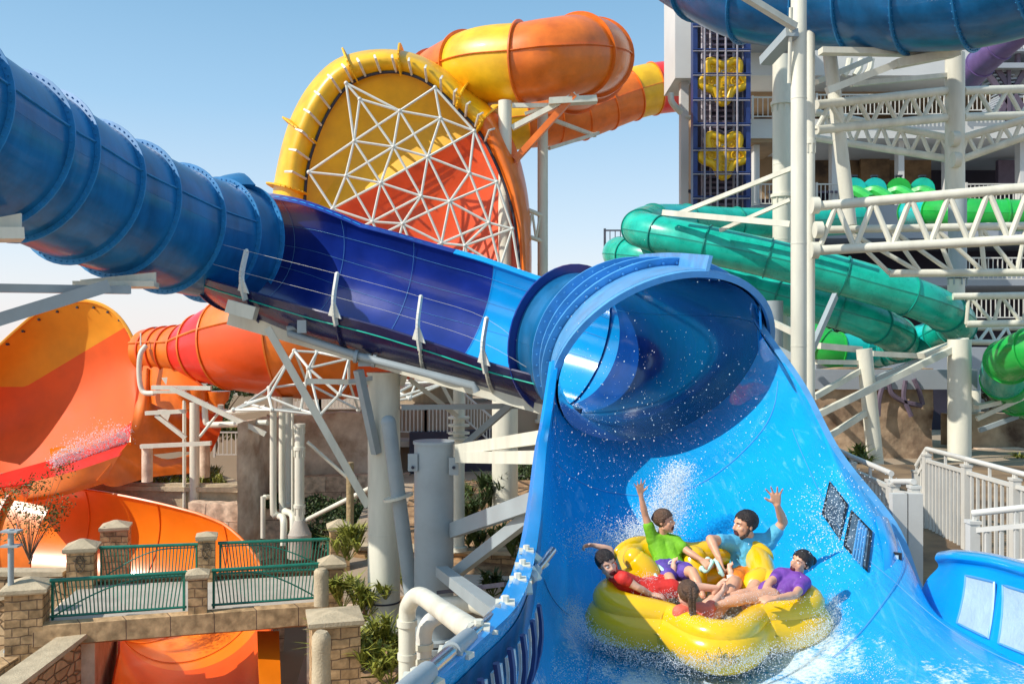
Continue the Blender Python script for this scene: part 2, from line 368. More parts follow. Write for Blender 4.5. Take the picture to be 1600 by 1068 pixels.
def bolts(mb, fr, r, n, w=.04, br=.016, a0=0, a1=2*math.pi):
    p, t, sd, up = fr
    for k in range(n):
        a = a0+(a1-a0)*(k+.5)/n; d = sd*math.cos(a)+up*math.sin(a)
        mb.cyl(p+d*r-t*(w/2+.03), p+d*r+t*(w/2+.03), br, n=6)
def tube_slide(parent, pts, rad, cuts, mats, fmat, k=8, seam=(R(-8), R(172)), seam_h=.05, fh=.1, fw=.04, nb=0, n=40, secname='tube_section'):
    """round tube in sections. cuts = indices in the control points where flanges sit"""
    cp = crv(pts, k); fr = frames(cp)
    for i in range(len(cuts)-1):
        a, b = cuts[i]*k, cuts[i+1]*k; a = int(a); b = int(b)
        mb = MB(); shell(mb, fr[a:b+1], rad, n=n, thick=-.03)
        o = mb.build(secname, mats[i % len(mats)], parent, True)
        if seam:
            for s in seam:
                sb = MB()
                for j in range(a, b):
                    q0, q1 = ringpt(fr[j], rad+.01, s), ringpt(fr[j+1], rad+.01, s)
                    q2, q3 = ringpt(fr[j+1], rad+seam_h, s), ringpt(fr[j], rad+seam_h, s)
                    u = fr[j][3]*.015
                    sb.add([q0-u, q1-u, q2-u, q3-u, q0+u, q1+u, q2+u, q3+u], [(3,2,1,0),(4,5,6,7),(2,3,7,6),(0,1,5,4)])
                sb.build('seam', fmat, parent)
    for c in cuts:
        mb = MB(); f = fr[min(int(c*k), len(fr)-1)]; flange(mb, f, rad, fh, fw)
        if nb: bolts(mb, f, rad+fh*.55, nb, fw)
        mb.build('flange', fmat, parent, True, ang=30)
    return fr
# ================================================================== BLUE SLIDE (tube, trough, exit, funnel)
slide = thing('water_slide', 'large blue raft slide with bolted tube, open trough shaded with navy colour and wide splash funnel in front', 'water slide', P(1100, 990, 8))
RT = 1.47
# --- enclosed tube, upper left, nearer the viewer at its left end
tp = PL([(-260, 95, 13.6), (-120, 168, 15.6), (-5, 232, 17.4), (45, 256, 18.2), (125, 298, 19.6), (190, 325, 20.8), (267, 356, 22.3), (330, 374, 23.6), (372, 384, 24.4)])
tube_slide(slide, tp, RT, [0, 1, 2, 3, 4, 5, 6, 7], ['blue_tube'], 'blue_flange', k=8, fh=.15, fw=.03, nb=64, n=56, seam=(R(14), R(194)), seam_h=.07)
frT = frames(crv(tp, 8))
# last short collar, scooped open with a curled lip
mb = MB(); shell(mb, frT[56:65], [RT]*9, a0=[R(-40-4*i) for i in range(9)], a1=[R(262-9*i) for i in range(9)], n=50, thick=-.03)
mb.build('tube_end', 'blue_tube', slide, True)
# curled lip standing above the tube mouth
g = []
for i in range(9):
    f = frT[58+ (i*6)//9]; a = R(60+10*i)
    g.append([ringpt(f, RT+.02+.42*k/6*math.sin(R(25+15*i)), a) + f[1]*(-.25+.55*(k/6)**2) for k in range(7)])
mb = MB(); mb.grid(g, .04); mb.build('curled_lip', 'blue_tube', slide, True)
mb = MB(); flange(mb, frT[-1], RT, .16, .03, R(-40), R(110)); bolts(mb, frT[-1], RT+.09, 24, .03, .016, R(-40), R(110)); mb.build('flange', 'blue_flange', slide, True)

# --- open trough
cp_ = [(352, 378, 24.2), (440, 398, 22.9), (560, 430, 22.0), (690, 466, 21.4), (800, 503, 20.8), (902, 536, 20.0)]
cpt = crv(PL(cp_), 8); frC = frames(cpt); nC = len(frC)
A1 = R(331); A0 = R(118)
A0S = [R(118+24*min(1, i/12)) for i in range(nC)]
RS = [1.47+.36*math.sin(math.pi*min(1, (i/(nC-1))*1.0)**.8) for i in range(nC)]
def troughpart(i0, i1, m, name):
    mb = MB(); shell(mb, frC[i0:i1+1], [r-.02 for r in RS[i0:i1+1]], A0S[i0:i1+1], A1, n=44, thick=-.0); 
    return mb.build(name, m, slide, True)
# inner and outer skins are separate parts
troughpart(0, 26, 'navy', 'trough_inner'); troughpart(26, nC-1, 'sky_blue', 'trough_inner')  # navy stretch paints in the shade, bright blue is the sunlit stretch
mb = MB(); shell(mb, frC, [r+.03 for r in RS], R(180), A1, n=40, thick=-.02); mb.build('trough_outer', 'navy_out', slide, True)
mb = MB(); shell(mb, frC, [r+.03 for r in RS], A0S, R(181), n=16, thick=-.02); mb.build('trough_back', 'sky_blue', slide, True)
def topedge(i0, i1, m):
    mb = MB(); g = [[ringpt(f, q-.05, a), ringpt(f, q+.12, a), ringpt(f, q+.12, a+R(3))] for f, a, q in zip(frC[i0:i1+1], A0S[i0:i1+1], RS[i0:i1+1])]; mb.grid(g, .03); mb.build('top_edge', m, slide)
topedge(0, 22, 'navy'); topedge(22, nC-1, 'sky_blue')  # top edge takes a similar painted shade split
# front lip strip
mb = MB()
mb.path([ringpt(f, q+.02, A1) for f, q in zip(frC, RS)], .035, 6); mb.build('lip_edge', 'navy_out', slide, True)
mb = MB(); mb.path([ringpt(f, q+.06, A1-R(7)) for f, q in zip(frC, RS)], .016, 5); mb.build('teal_line', 'teal', slide, True)
for j, a in enumerate((156, 176, 198)):   # panel joints on the inner wall
    mb = MB(); mb.path([ringpt(f, q-.035, R(a)) for f, q in zip(frC, RS)], .004, 4); mb.build('panel_joint', 'blue_top', slide)
ribs = [3, 10, 18, 26, 34]
for i in ribs:
    f = frC[i]
    mb = MB(); flange(mb, f, RS[i]+.04, .09, .035, R(196), A1, 36); bolts(mb, f, RS[i]+.09, 18, .035, .014, R(198), A1)
    mb.build('flange', 'steel' if i > 24 else 'navy_out', slide, True)
    mb = MB(); flange(mb, f, RS[i]-.043, .006, .007, A0S[i]+.02, A1-.02, 36); mb.build('panel_joint', 'blue_top', slide)
tops = []
for i in ribs:
    f = frC[i]; b = ringpt(f, RS[i]+.08, A1); out = f[2]
    H = .95
    pts = [b + V((0,0,-.18)) + out*.02, b+out*.12+V((0,0,.12)), b+out*.13+V((0,0,.45)), b-out*.02+V((0,0,H))]
    pc = crv(pts, 4); mb = MB()
    for a, c in zip(pc, pc[1:]): mb.bar(a, c, .13, .05, f[1])
    mb.add([b+f[1]*-.16+out*.06, b+f[1]*.16+out*.06, b+out*.14+V((0,0,.42)), b+f[1]*-.16+out*.10, b+f[1]*.16+out*.10, b+out*.17+V((0,0,.42))], [(0,1,2),(5,4,3),(0,3,4,1),(1,4,5,2),(2,5,3,0)])
    mb.ell(pts[-1], (.05,)*3, None, 8, 6)
    mb.build('lip_post', 'rod', slide, True); tops.append((pts[-1], pts[2]))
for q in (0, 1):
    mb = MB(); mb.path(crv([t[q] for t in tops] + [ringpt(frC[-1], 1.5, A1)+V((0,0,.35-q*.3))], 4), .0032, 5); mb.build('cable', 'rod', slide)

# curved back wall closing the outside of the bend
tD = (frC[-1][0]-frC[-2][0]).normalized(); fe = [(frC[-1][0]+tD*(.28*k-.1), *frC[-1][1:]) for k in range(7)]
mb = MB(); shell(mb, fe, [1.50]*7, R(112), R(250), n=24, thick=-.03); mb.build('bend_back', 'sky_blue', slide, True)
# --- exit tube: turns towards the viewer and drops
ex = PL([(892, 533, 20.1), (932, 543, 19.4), (966, 549, 18.3), (994, 553, 16.9), (1016, 560, 15.2)])
ringc = P(1036, 574, 13.25); nrm = V((.26, -.72, -.62)).normalized()
exc = crv(ex + [ringc], 8); frE = frames(exc)
def mixframe(f, w):
    p, t, sd, up = f
    t2 = (t*(1-w)+nrm*w).normalized(); sd2 = t2.cross(V((0,0,1))).normalized(); return (p, t2, sd2, sd2.cross(t2))
frE = [mixframe(f, (i/(len(frE)-1))**1.2) for i, f in enumerate(frE)]
RE = [1.46+.15*(i/(len(frE)-1)) for i in range(len(frE))]
mb = MB(); shell(mb, frE, [r-.0 for r in RE], n=64, thick=-.03); mb.build('exit_tube', 'blue_tube', slide, True)
mb = MB(); shell(mb, frE, [r-.04 for r in RE], n=64, thick=0); mb.build('shaded_tunnel_skin', 'tunnel_shade', slide, True)  # inner skin added to carry the painted tunnel shade
mb = MB(); flange(mb, frE[0], 1.46, .22, .04); mb.build('flange', 'navy', slide, True)
mb = MB(); shell(mb, frE[20:33], [1.64]*13, a0=R(-30), a1=R(245), n=54, thick=-.03); mb.build('collar_band', 'collar', slide, True)
mb = MB(); shell(mb, frE[33:], [1.67]*(len(frE)-33), a0=R(-30), a1=R(245), n=54, thick=-.03); mb.build('collar_band', 'blue_top', slide, True)
for i, h in ((20, .22), (27, .20), (33, .20)):
    mb = MB(); flange(mb, frE[i], 1.64, h, .03, R(-30), R(245), 60)
    bolts(mb, frE[i], 1.64+h*.6, 38, .03, .022, R(-60), R(205)); mb.build('flange', 'collar', slide, True, ang=30)
# gusset strip over the top of the collar
mb = MB()
for i in range(20, len(frE)-1): mb.bar(ringpt(frE[i], 1.77, R(92)), ringpt(frE[i+1], 1.77, R(92)), .05, .26, frE[i][3])
mb.build('gusset', 'blue_top', slide)

# --- splash funnel: lofted from the lower ring outwards
fl = frE[-1]; RR = 1.585
S0 = [ringpt(fl, RR, R(a))-fl[1]*.12 for a in (0, -28, -58, -90, -120, -150, -178, -202, -228)]
S1 = PL([(860, 655, 11.4), (868, 722, 11.7), (925, 762, 11.7), (1010, 775, 11.5), (1090, 758, 11.6), (1162, 705, 11.9), (1208, 640, 12.3), (1212, 555, 12.9), (1180, 500, 13.3)])
S2 = PL([(853, 703, 9.8), (862, 800, 10.1), (915, 856, 10.2), (1010, 868, 10.1), (1110, 852, 10.1), (1195, 802, 10.4), (1245, 740, 10.8), (1265, 665, 11.3), (1248, 600, 11.9)])
S3 = PL([(846, 785, 8.0), (850, 905, 8.3), (900, 968, 8.4), (1010, 984, 8.4), (1120, 976, 8.4), (1235, 934, 8.6), (1300, 855, 9.0), (1322, 775, 9.7), (1305, 708, 10.5)])
S4 = PL([(836, 868, 6.4), (832, 995, 6.8), (880, 1075, 6.9), (1000, 1098, 6.9), (1150, 1092, 6.9), (1300, 1028, 7.2), (1385, 935, 7.8), (1412, 875, 8.6), (1392, 822, 9.5)])
S5 = PL([(812, 945, 4.9), (795, 1100, 5.1), (845, 1190, 5.3), (1000, 1215, 5.4), (1200, 1200, 5.5), (1410, 1105, 6.1), (1500, 1012, 6.9), (1470, 965, 7.9), (1436, 930, 8.9)])
S6 = PL([(745, 1015, 3.9), (725, 1210, 4.0), (800, 1370, 4.2), (1000, 1410, 4.3), (1300, 1360, 4.6), (1600, 1200, 5.3), (1680, 1095, 6.0), (1585, 1025, 6.9), (1490, 985, 7.8)])
S7 = PL([(640, 1110, 3.0), (600, 1330, 3.1), (700, 1560, 3.3), (1000, 1640, 3.4), (1400, 1560, 3.7), (1900, 1400, 4.2), (2000, 1210, 5.0), (1760, 1100, 5.9), (1600, 1044, 6.65)])
gf = loft([S0, S1, S2, S3, S4, S5, S6, S7], 10, 6)
mb = MB(); mb.grid(gf, 0); fo = mb.build('funnel_surface', 'flume', slide, True, ang=60)
gb = [[p + V((0, .02, -.06)) for p in r] for r in gf]
mb = MB(); mb.grid(gb, 0); mb.build('funnel_shell', 'blue_tube', slide, True, ang=60)
nv = len(gf[0])-1
# rims: left rim strip (bright band outside) and right crest
def strip(pts, off, m, name, th=.03):
    g = [[p, p+o_] for p, o_ in zip(pts, off)]
    mb = MB(); mb.grid(g, th); return mb.build(name, m, slide, True)
L = [r[0] for r in gf]; n_ = len(L)
strip(L, [V((-.09, -.02, .02)) for i in range(n_)], 'sky_blue', 'left_rim')
strip([p+V((-.09, -.02, .02)) for p in L], [V((-.02, .02, -.32 if i < 40 else -.16)) for i in range(n_)], 'sky_blue', 'left_rim_skirt')
CR = [r[-1] for r in gf][:51]
strip(CR, [V((.09, .06, .02)) for _ in CR], 'blue_top', 'right_crest')
strip([p+V((.09, .06, .02)) for p in CR], [V((.05, .10, -.5)) for _ in CR], 'sky_blue', 'right_crest_skirt')
# ring lip in front of the collar
mb = MB(); shell(mb, [fl, (fl[0]+fl[1]*.07, *fl[1:])], [1.60, 1.62], R(-5), R(262), 60, -.09); mb.build('mouth_lip', 'blue_top', slide, True)
# joints
def joint(pts, r=.0035, m='blue_top', lift=.012):
    mb = MB(); mb.path([p+V((0, -lift*.6, lift)) for p in pts], r, 4); mb.build('panel_joint', m, slide)
joint([r[38] for r in gf[16:]]); joint([r[14] for r in gf[12:46]], .005)
joint(gf[40][30:], .004); joint(gf[30][6:26], .005); joint(gf[10][6:40], .005)
for a in (150, 100, 60, 20): joint([ringpt(f, r_-.04, R(a)) for f, r_ in zip(frE, RE)], .006, 'blue_flange', 0)
# basin wall on the right with frosted windows
bl = crv(PL([(1432, 938, 8.75), (1468, 975, 8.1), (1530, 1013, 7.3), (1600, 1045, 6.6), (1700, 1082, 5.8), (1850, 1140, 5.0)]), 8)
tpw = crv(PL([(1466, 868, 8.65), (1492, 866, 8.15), (1545, 872, 7.6), (1600, 886, 7.0), (1700, 910, 6.2), (1850, 950, 5.4)]), 8)
g = []
for b, t in zip(bl, tpw):
    c = crv([b, b*.55+t*.45+V((.03, .05, 0)), t+V((0, 0, -.10)), t+V((-.05, -.04, -.02)), t+V((0, .03, .02)), t+V((.12, .2, .0))], 4); g.append(c)
mb = MB(); mb.grid(g, .03); mb.build('basin_wall', 'sky_blue', slide, True, ang=70)
joint([p+V((-.01, -.02, .01)) for p in bl], .008, 'rod')
def panel_on(i0, i1, v0, v1, m, fr=.02):
    """window let into the wall between two columns"""
    def W(i, v): 
        b, t = bl[i], tpw[i]; return b*(1-v)+t*v+V((.03*math.sin(math.pi*v)-.02, -.05, 0))
    gg = [[W(i, v0+(v1-v0)*k/4) for k in range(5)] for i in range(i0, i1+1)]
    mb = MB(); mb.grid(gg, .015); w = mb.build('window', m, slide, True)
    bd = [r[0] for r in gg] + [gg[-1][k] for k in range(1, 5)] + [r[-1] for r in reversed(gg[:-1])] + [gg[0][k] for k in (3, 2, 1)]
    mb = MB(); mb.path(bd, .011, 5, closed=True); mb.build('window_frame', 'blue_top', w)
panel_on(11, 17, .16, .76, 'pane_frost'); panel_on(19, 26, .16, .76, 'pane_frost'); panel_on(28, 35, .16, .76, 'pane_frost')
# seat the windows on the wall itself
flat_ = [p for r in gf[12:] for p in r[int(nv*.55):]]
def onwall(px, py):
    c = sorted(((p.x/p.y*F+800-px)**2+(534-p.z/p.y*F-py)**2, p.y) for p in flat_)[:4]
    w_ = [1/(k[0]+1) for k in c]; return sum(a*k[1] for a, k in zip(w_, c))/sum(w_)
def quadwin(px4, m, bars=0):
    c = [P(x, y, onwall(x, y)-.035) for x, y, _ in px4]; g = [[c[0]*(1-u)*(1-v)+c[1]*u*(1-v)+c[2]*u*v+c[3]*(1-u)*v for u in [k/4 for k in range(5)]] for v in [k/4 for k in range(5)]]
    mb = MB(); mb.grid(g, .02); w = mb.build('window', m, slide, True)
    mb = MB(); mb.path([c[0], c[1], c[2], c[3]], .016, 5, closed=True); mb.build('window_frame', 'black', w)
    for k in range(bars):
        u = .45+.12*k; mb = MB(); mb.path([c[0]*(1-u)+c[1]*u+V((-.02, -.03, 0)), c[3]*(1-u)+c[2]*u+V((-.02, -.03, 0))], .012, 4); mb.build('window_bar', 'blue_top', w)
quadwin([(1297, 752, 9.30), (1323, 788, 9.0), (1312, 842, 8.62), (1286, 802, 8.75)], 'pane_clear')
quadwin([(1331, 798, 8.9), (1361, 830, 8.62), (1354, 890, 8.15), (1320, 852, 8.36)], 'pane_clear', 4)
# rounded shoulder of the right wall that ends at the notch
g = loft([PL([(1368, 806, 9.3), (1380, 806, 9.4), (1390, 812, 9.5), (1402, 832, 9.7)]),
          PL([(1380, 858, 8.6), (1392, 852, 8.7), (1404, 855, 8.9), (1414, 870, 9.3)]),
          PL([(1382, 905, 8.2), (1400, 905, 8.3), (1418, 900, 8.6), (1424, 906, 9.1)]),
          PL([(1386, 940, 7.95), (1406, 940, 8.1), (1426, 934, 8.5), (1434, 930, 9.0)])], 6, 5)
mb = MB(); mb.grid(g, .02); mb.build('end_shoulder', 'sky_blue', slide, True)
mb = MB(); a = P(1402, 867, 8.66)+V((-.02,-.05,0)); mb.box(a, (.075, .03, .075), R(-40)); w = mb.build('black_port', 'black', slide)
mb = MB(); mb.box(a+V((-.012, -.02, 0)), (.03, .012, .035), R(-40)); mb.build('port_screen', 'pane_frost', w)
# white ribbed panels inside the left wall, low and near the viewer
for i in range(46, 70, 3):
    def Q(ii, v):
        r = gf[ii]; p = r[0]*(1-v)+r[6]*v; return r[int(round(v*6))]+V((.03, -.01, 0)) if False else p+V((.05+.05*math.sin(math.pi*v), 0, 0))
    if i+2 >= len(gf): break
    gg = [[Q(ii, .18+.7*k/5) for k in range(6)] for ii in (i, i+1, i+2)]
    mb = MB(); mb.grid(gg, .01); w = mb.build('side_panel', 'pane_frost', slide, True)
    mb = MB(); mb.path([Q(i+2.5 if False else i+2, .1+.8*k/5)+V((.02, 0, 0)) for k in range(6)], .016, 5); mb.build('panel_rib', 'lift_blue', w)
# bolted clear brackets and the stainless hand rail on the left rim
hr = crv(PL([(884, 866, 6.9), (862, 898, 6.1), (838, 930, 5.4), (800, 975, 4.5), (752, 1022, 3.75), (690, 1085, 3.1), (620, 1160, 2.6)]), 6)
hr = [p+V((-.10, 0, .03)) for p in hr]
mb = MB(); mb.path(hr, .030, 12); rail = mb.build('hand_rail', 'galv', slide, True)
for i in (6, 15, 22, 28):
    mb = MB(); mb.cyl(hr[i], hr[i]+(hr[i+1]-hr[i]).normalized()*.34, .039, n=14); mb.build('rail_sleeve', 'steel_blue', rail, True)
for i in range(4, 34, 4):
    mb = MB()
    a = hr[i]; b = L[min(range(n_), key=lambda k: (L[k]-a).length)]
    mb.bar(a+V((.03, 0, -.02)), b+V((-.03, 0, .02)), .10, .02); mb.cyl(b+V((-.06, 0, .02)), b+V((-.06, 0, .075)), .022, n=6); mb.box(b+V((-.06, 0, .035)), (.10, .11, .02))
    mb.build('rail_bracket', 'steel', rail)

# --- splash droplets and spray plume (nobody could count them)
def drops(name, label, items):
    mb = MB()
    for c, r in items:
        c = V(c); rr = r
        st = random.random()
        if r < .0035:
            mb.add([c+V((rr,0,-rr*.6)), c+V((-rr,rr*.4,-rr*.6)), c+V((-rr*.2,-rr,-rr*.4)), c+V((0,0,rr*(1+st)))], [(0,1,2),(0,3,1),(1,3,2),(2,3,0)]); continue
        mb.add([c+V((rr,0,0)), c+V((0,rr,0)), c+V((-rr,0,0)), c+V((0,-rr,0)), c+V((0,0,rr*(1+st))), c+V((0,0,-rr))],
               [(0,1,4),(1,2,4),(2,3,4),(3,0,4),(1,0,5),(2,1,5),(3,2,5),(0,3,5)])
    o = mb.build(name, 'drop', None, True, ang=180); tag(o, label, 'water splash', kind='stuff'); return o
rnd = random.Random(4)
it = []
for _ in range(24000):   # plume rising behind the girl
    t = rnd.random()**1.3; x = 1022+40*t+rnd.gauss(0, 8+12*(1-abs(t-.35))); y = 845-115*t+rnd.gauss(0, 8); it.append((P(x, y, 9.75+.5*t+rnd.gauss(0, .12)), rnd.choice([.0015, .002, .002, .003, .003, .006])*rnd.uniform(.6, 1.3)))
for _ in range(4200):
    x = rnd.gauss(1000, 24); y = rnd.gauss(842, 16); it.append((P(x, y, 9.7+rnd.gauss(0, .12)), rnd.uniform(.002, .006)))
for _ in range(2500):
    x = rnd.gauss(945, 32); y = rnd.gauss(848, 16); it.append((P(x, y, 9.1+rnd.gauss(0, .15)), rnd.uniform(.0015, .0045)))
drops('splash_plume', 'tall white spray plume rising behind the girl in the green shirt', it)
it = []
for _ in range(1700):   # scattered drops in the air
    x = rnd.uniform(860, 1200); y = rnd.gauss(690, 95)
    it.append((P(x, y, rnd.uniform(8.5, 10.6)), rnd.choice([.0015, .002, .002, .003, .003, .004, .0065])*rnd.uniform(.5, 1.0)))
for _ in range(1100):
    x = rnd.gauss(1300, 30); y = rnd.gauss(815, 40); it.append((P(x, y, rnd.uniform(7.6, 8.1)), rnd.uniform(.002, .005)))
drops('airborne_droplets', 'white water droplets flying in the air inside the blue funnel', it)
it = []
for _ in range(16000):   # foam round the front of the raft
    a = rnd.uniform(R(175), R(372)); k = rnd.gauss(1.0, .045)
    x = 1098+204*k*math.cos(a); y = 948-82*k*math.sin(a)*1.05+abs(rnd.gauss(0, 9)); d = 8.0+.95*math.sin(a)-.12
    it.append((P(x, y-rnd.random()**2*20, d), rnd.choice([.0012, .0015, .002, .0032])*rnd.uniform(.6, 1.2)))
for _ in range(2600):
    x = rnd.uniform(860, 1400); y = rnd.gauss(1045, 16); it.append((P(x, y, 6.6+rnd.gauss(0, .15)), rnd.uniform(.0015, .0035)))
for _ in range(1500):
    x = rnd.gauss(1290, 22); y = rnd.gauss(985, 22); it.append((P(x, y, 7.6+rnd.gauss(0, .15)), rnd.uniform(.0015, .004)))
drops('splash_foam', 'white foam and spray breaking around the yellow raft', it)
# ================================================================== GROUND
def ground():
    g = []
    xs = [-3000, -600, -120, -60, -40] + [-30+1.0*i for i in range(75)] + [60, 120, 600, 3000]
    ys = [-20, 0, 6] + [8+1.0*i for i in range(52)] + [70, 100, 200, 600, 1500, 4000]
    def h(x, y):
        # upper terrace beyond, sunken court lower left, planted slope in the middle
        if x > 1.2: return -3.25
        if ((x < -3.4 and y < 24) or x < -5.2) and y < (48 if x < -10 else 37.2): return -11.0
        if y > 37.2: return -2.75
        if y > 33.5: return -5.1
        t = min(max((y-20)/14, 0), 1)
        return -7.3+2.2*t + .12*noise.noise(V((x*.7, y*.7, 0)))
    g = [[V((x, y, h(x, y))) for y in ys] for x in xs]
    mb = MB(); mb.grid(g); o = mb.build('ground', 'sand'); tag(o, 'sandy ground terraced under the slides', kind='structure')
ground()
def block(name, m, x0, x1, y0, y1, z0, z1, label, cat, kind=None, group=None, rz=0):
    mb = MB(); mb.box(((x0+x1)/2, (y0+y1)/2, (z0+z1)/2), (x1-x0, y1-y0, z1-z0), rz); o = mb.build(name, m); tag(o, label, cat, group, kind); return o
def sheet(secs, ku, kv, m, name, parent, th=.04, ang=60):
    mb = MB(); mb.grid(loft(secs, ku, kv), th); return mb.build(name, m, parent, True, ang=ang)
mb = MB(); mb.grid([[V((x, y, -7.25+.18*(y-20) if y < 34 else -4.95)) for y in [12+i for i in range(22)]] for x in (-3.45, -3, -2.6, -1, 1)]); 
tag(mb.build('planting_bed', 'soil'), 'brown soil slope', kind='structure')

# ================================================================== YELLOW / ORANGE WAVE WALL with its space frame
wave = thing('wave_wall_slide', 'tall yellow and orange domed slide wall braced by a white triangular space frame', 'water slide', P(640, 430, 35))
inner = [(478, 440), (478, 400), (477, 330), (481, 270), (493, 225), (512, 180), (540, 140), (572, 121), (612, 114), (652, 122), (690, 146), (722, 178), (748, 206), (772, 250), (792, 300), (806, 355), (813, 420), (812, 470), (790, 520)]
outer = [(426, 440), (427, 400), (430, 320), (440, 255), (457, 195), (483, 145), (520, 105), (562, 88), (610, 84), (655, 92), (700, 116), (738, 150), (775, 180), (803, 228), (820, 285), (828, 345), (830, 420), (826, 480), (800, 540)]
def dface(px, py): return 36.0 - (px-640)*.002
IN = crv([P(x, y, dface(x, y)) for x, y in inner], 5); OUT = crv([P(x, y, 37.6) for x, y in outer], 5)
def band(i0, i1, m, name='rim_section'):
    g = []
    for a, b in zip(IN[i0:i1+1], OUT[i0:i1+1]):
        mid = a*.45+b*.55; nn = V((0, -1.15, 0)); ex_ = (b-a).normalized()
        g.append([a, a*.85+b*.15+nn*.55, a*.6+b*.4+nn*.95, a*.3+b*.7+nn*.9, b+V((0, -.55, 0)), b+V((0, .4, 0))-ex_*.02, b+V((0, 2.6, 0))-ex_*.5])
    mb = MB(); mb.grid([crv(r, 3) for r in g], .04); mb.build(name, m, wave, True)
nI = len(IN)
band(0, 12, 'yellow'); band(12, 20, 'yellow'); band(20, 40, 'yellow'); band(40, 60, 'yellow'); band(60, nI-1, 'orange')
for i in (12, 20, 33, 42, 54, 60):
    a, b = IN[i], OUT[i]; mb = MB(); e_ = (b-a).normalized()
    prof = crv([a+V((0, -.1, 0)), a*.85+b*.15+V((0, -.75, 0)), a*.5+b*.5+V((0, -1.25, 0)), b+V((0, -.9, 0))+e_*.12, b+V((0, .5, 0))+e_*.2], 4)
    for p, q in zip(prof, prof[1:]): mb.bar(p, q, .30, .06, IN[min(i+1, nI-1)]-IN[i-1])
    mb.build('rim_rib', 'yellow_dark', wave)
# concave face, yellow above the diagonal and orange below
Lp, Lq = (470, 356), (790, 178)
def side(px, py): return (Lq[0]-Lp[0])*(py-Lp[1])-(Lq[1]-Lp[1])*(px-Lp[0])
def facept(px, py):
    u = (px-645)/170; v = (py-300)/190; r = min(1, u*u+v*v)
    return P(px, py, dface(px, py)+.35+1.1*(1-r))
def inside(poly, x, y):
    c = False; j = len(poly)-1
    for i in range(len(poly)):
        if (poly[i][1] > y) != (poly[j][1] > y) and x < (poly[j][0]-poly[i][0])*(y-poly[i][1])/(poly[j][1]-poly[i][1])+poly[i][0]: c = not c
        j = i
    return c
def clip(poly, sgn):
    out = []
    for i in range(len(poly)):
        a, b = poly[i], poly[(i+1) % len(poly)]; sa, sb = side(*a)*sgn, side(*b)*sgn
        if sa >= 0: out.append(a)
        if (sa >= 0) != (sb >= 0):
            t = sa/(sa-sb); out.append((a[0]+(b[0]-a[0])*t, a[1]+(b[1]-a[1])*t))
    return out
IN2 = [tuple(v) for v in [((p.x/p.y*F+800), (534-p.z/p.y*F)) for p in IN]]
for sgn, m in ((-1, 'yellow_dark'), (1, 'orange_red')):
    poly = clip(IN2, sgn); cx = sum(p[0] for p in poly)/len(poly); cy = sum(p[1] for p in poly)/len(poly)
    mb = MB(); rings = []
    for k in range(0, 13):
        t = k/12; rings.append([facept(cx+(x-cx)*t, cy+(y-cy)*t) if k < 12 else facept(x, y) for x, y in poly+[poly[0]]])
    mb.grid(rings); mb.build('face_panel', m, wave, True)
# cut line
mb = MB(); mb.path([facept(497+(742-497)*t/10, 339+(205-339)*t/10)+V((0, -.05, 0)) for t in range(11)], .04, 5); mb.build('panel_joint', 'rod', wave)
mb = MB(); mb.path([p+V((0, -.12, 0)) for p in IN], .06, 6); mb.build('rim_line', 'dark', wave)
for i in range(14, 64, 3):
    a, b = IN[i], OUT[i]; mb = MB(); mb.path([a+V((0, -.2, 0)), a*.75+b*.25+V((0, -1.35, 0)), a*.5+b*.5+V((0, -1.35, -.1))], .05, 5); mb.build('hook_bracket', 'rod', wave)
Z = lambda x, y: (400+x/2.543, 20+y/2.543)
nod = dict(A=(358,280),B=(412,343),C=(571,390),D=(711,297),E=(733,419),F=(390,510),G=(546,533),H=(683,572),I=(210,633),J=(357,648),K=(496,676),L=(848,636),M=(867,470),N=(656,728),O=(770,750),P=(305,778),Q=(462,830),R=(583,838),S=(925,834),T=(956,672),U=(737,915),V=(830,925),W=(1018,858),X=(970,1010),Y=(1045,1020),a=(340,845),b=(490,885),c=(250,815),d=(615,920),e=(565,910),f=(400,860),g=(680,942),h=(745,955),i=(820,980),j=(845,985))
edges = 'AC AF BF AB BC BG CD CG CH CE CF DE DM EM EH EG EL FG FI FJ FK GK GH GJ GN HK HM HL HN HO IJ IP JK JP JQ KN KQ KP KR LM LT LO LS MT NO NQ NR NU OR OS OV OT OU PQ Pa Pc QR Qf Qb RU Re Rd Rb ST SW SU SV SX TW WX WV WY XV VU Ug Uh Vi Vj'.split()
PN = {}
for k, (x, y) in nod.items():
    px, py = Z(x, y); PN[k] = P(px, py, 35.1)
for e_ in edges:
    a, b = PN[e_[0]], PN[e_[1]]; mb = MB(); mb.cyl(a, b, .05, n=7); mb.build('frame_strut', 'rod', wave, True)
for k, p in PN.items():
    if k in 'ijhgefdb': continue
    mb = MB(); mb.ell(p, (.085,)*3, None, 8, 6); mb.build('frame_node', 'rod', wave, True)
# lower part of the same wall under the trough with its outside space frame
for (x0, y0, x1, y1) in [(330, 700, 470, 560), (470, 560, 560, 540), (355, 660, 470, 690), (440, 610, 560, 560)]: pass

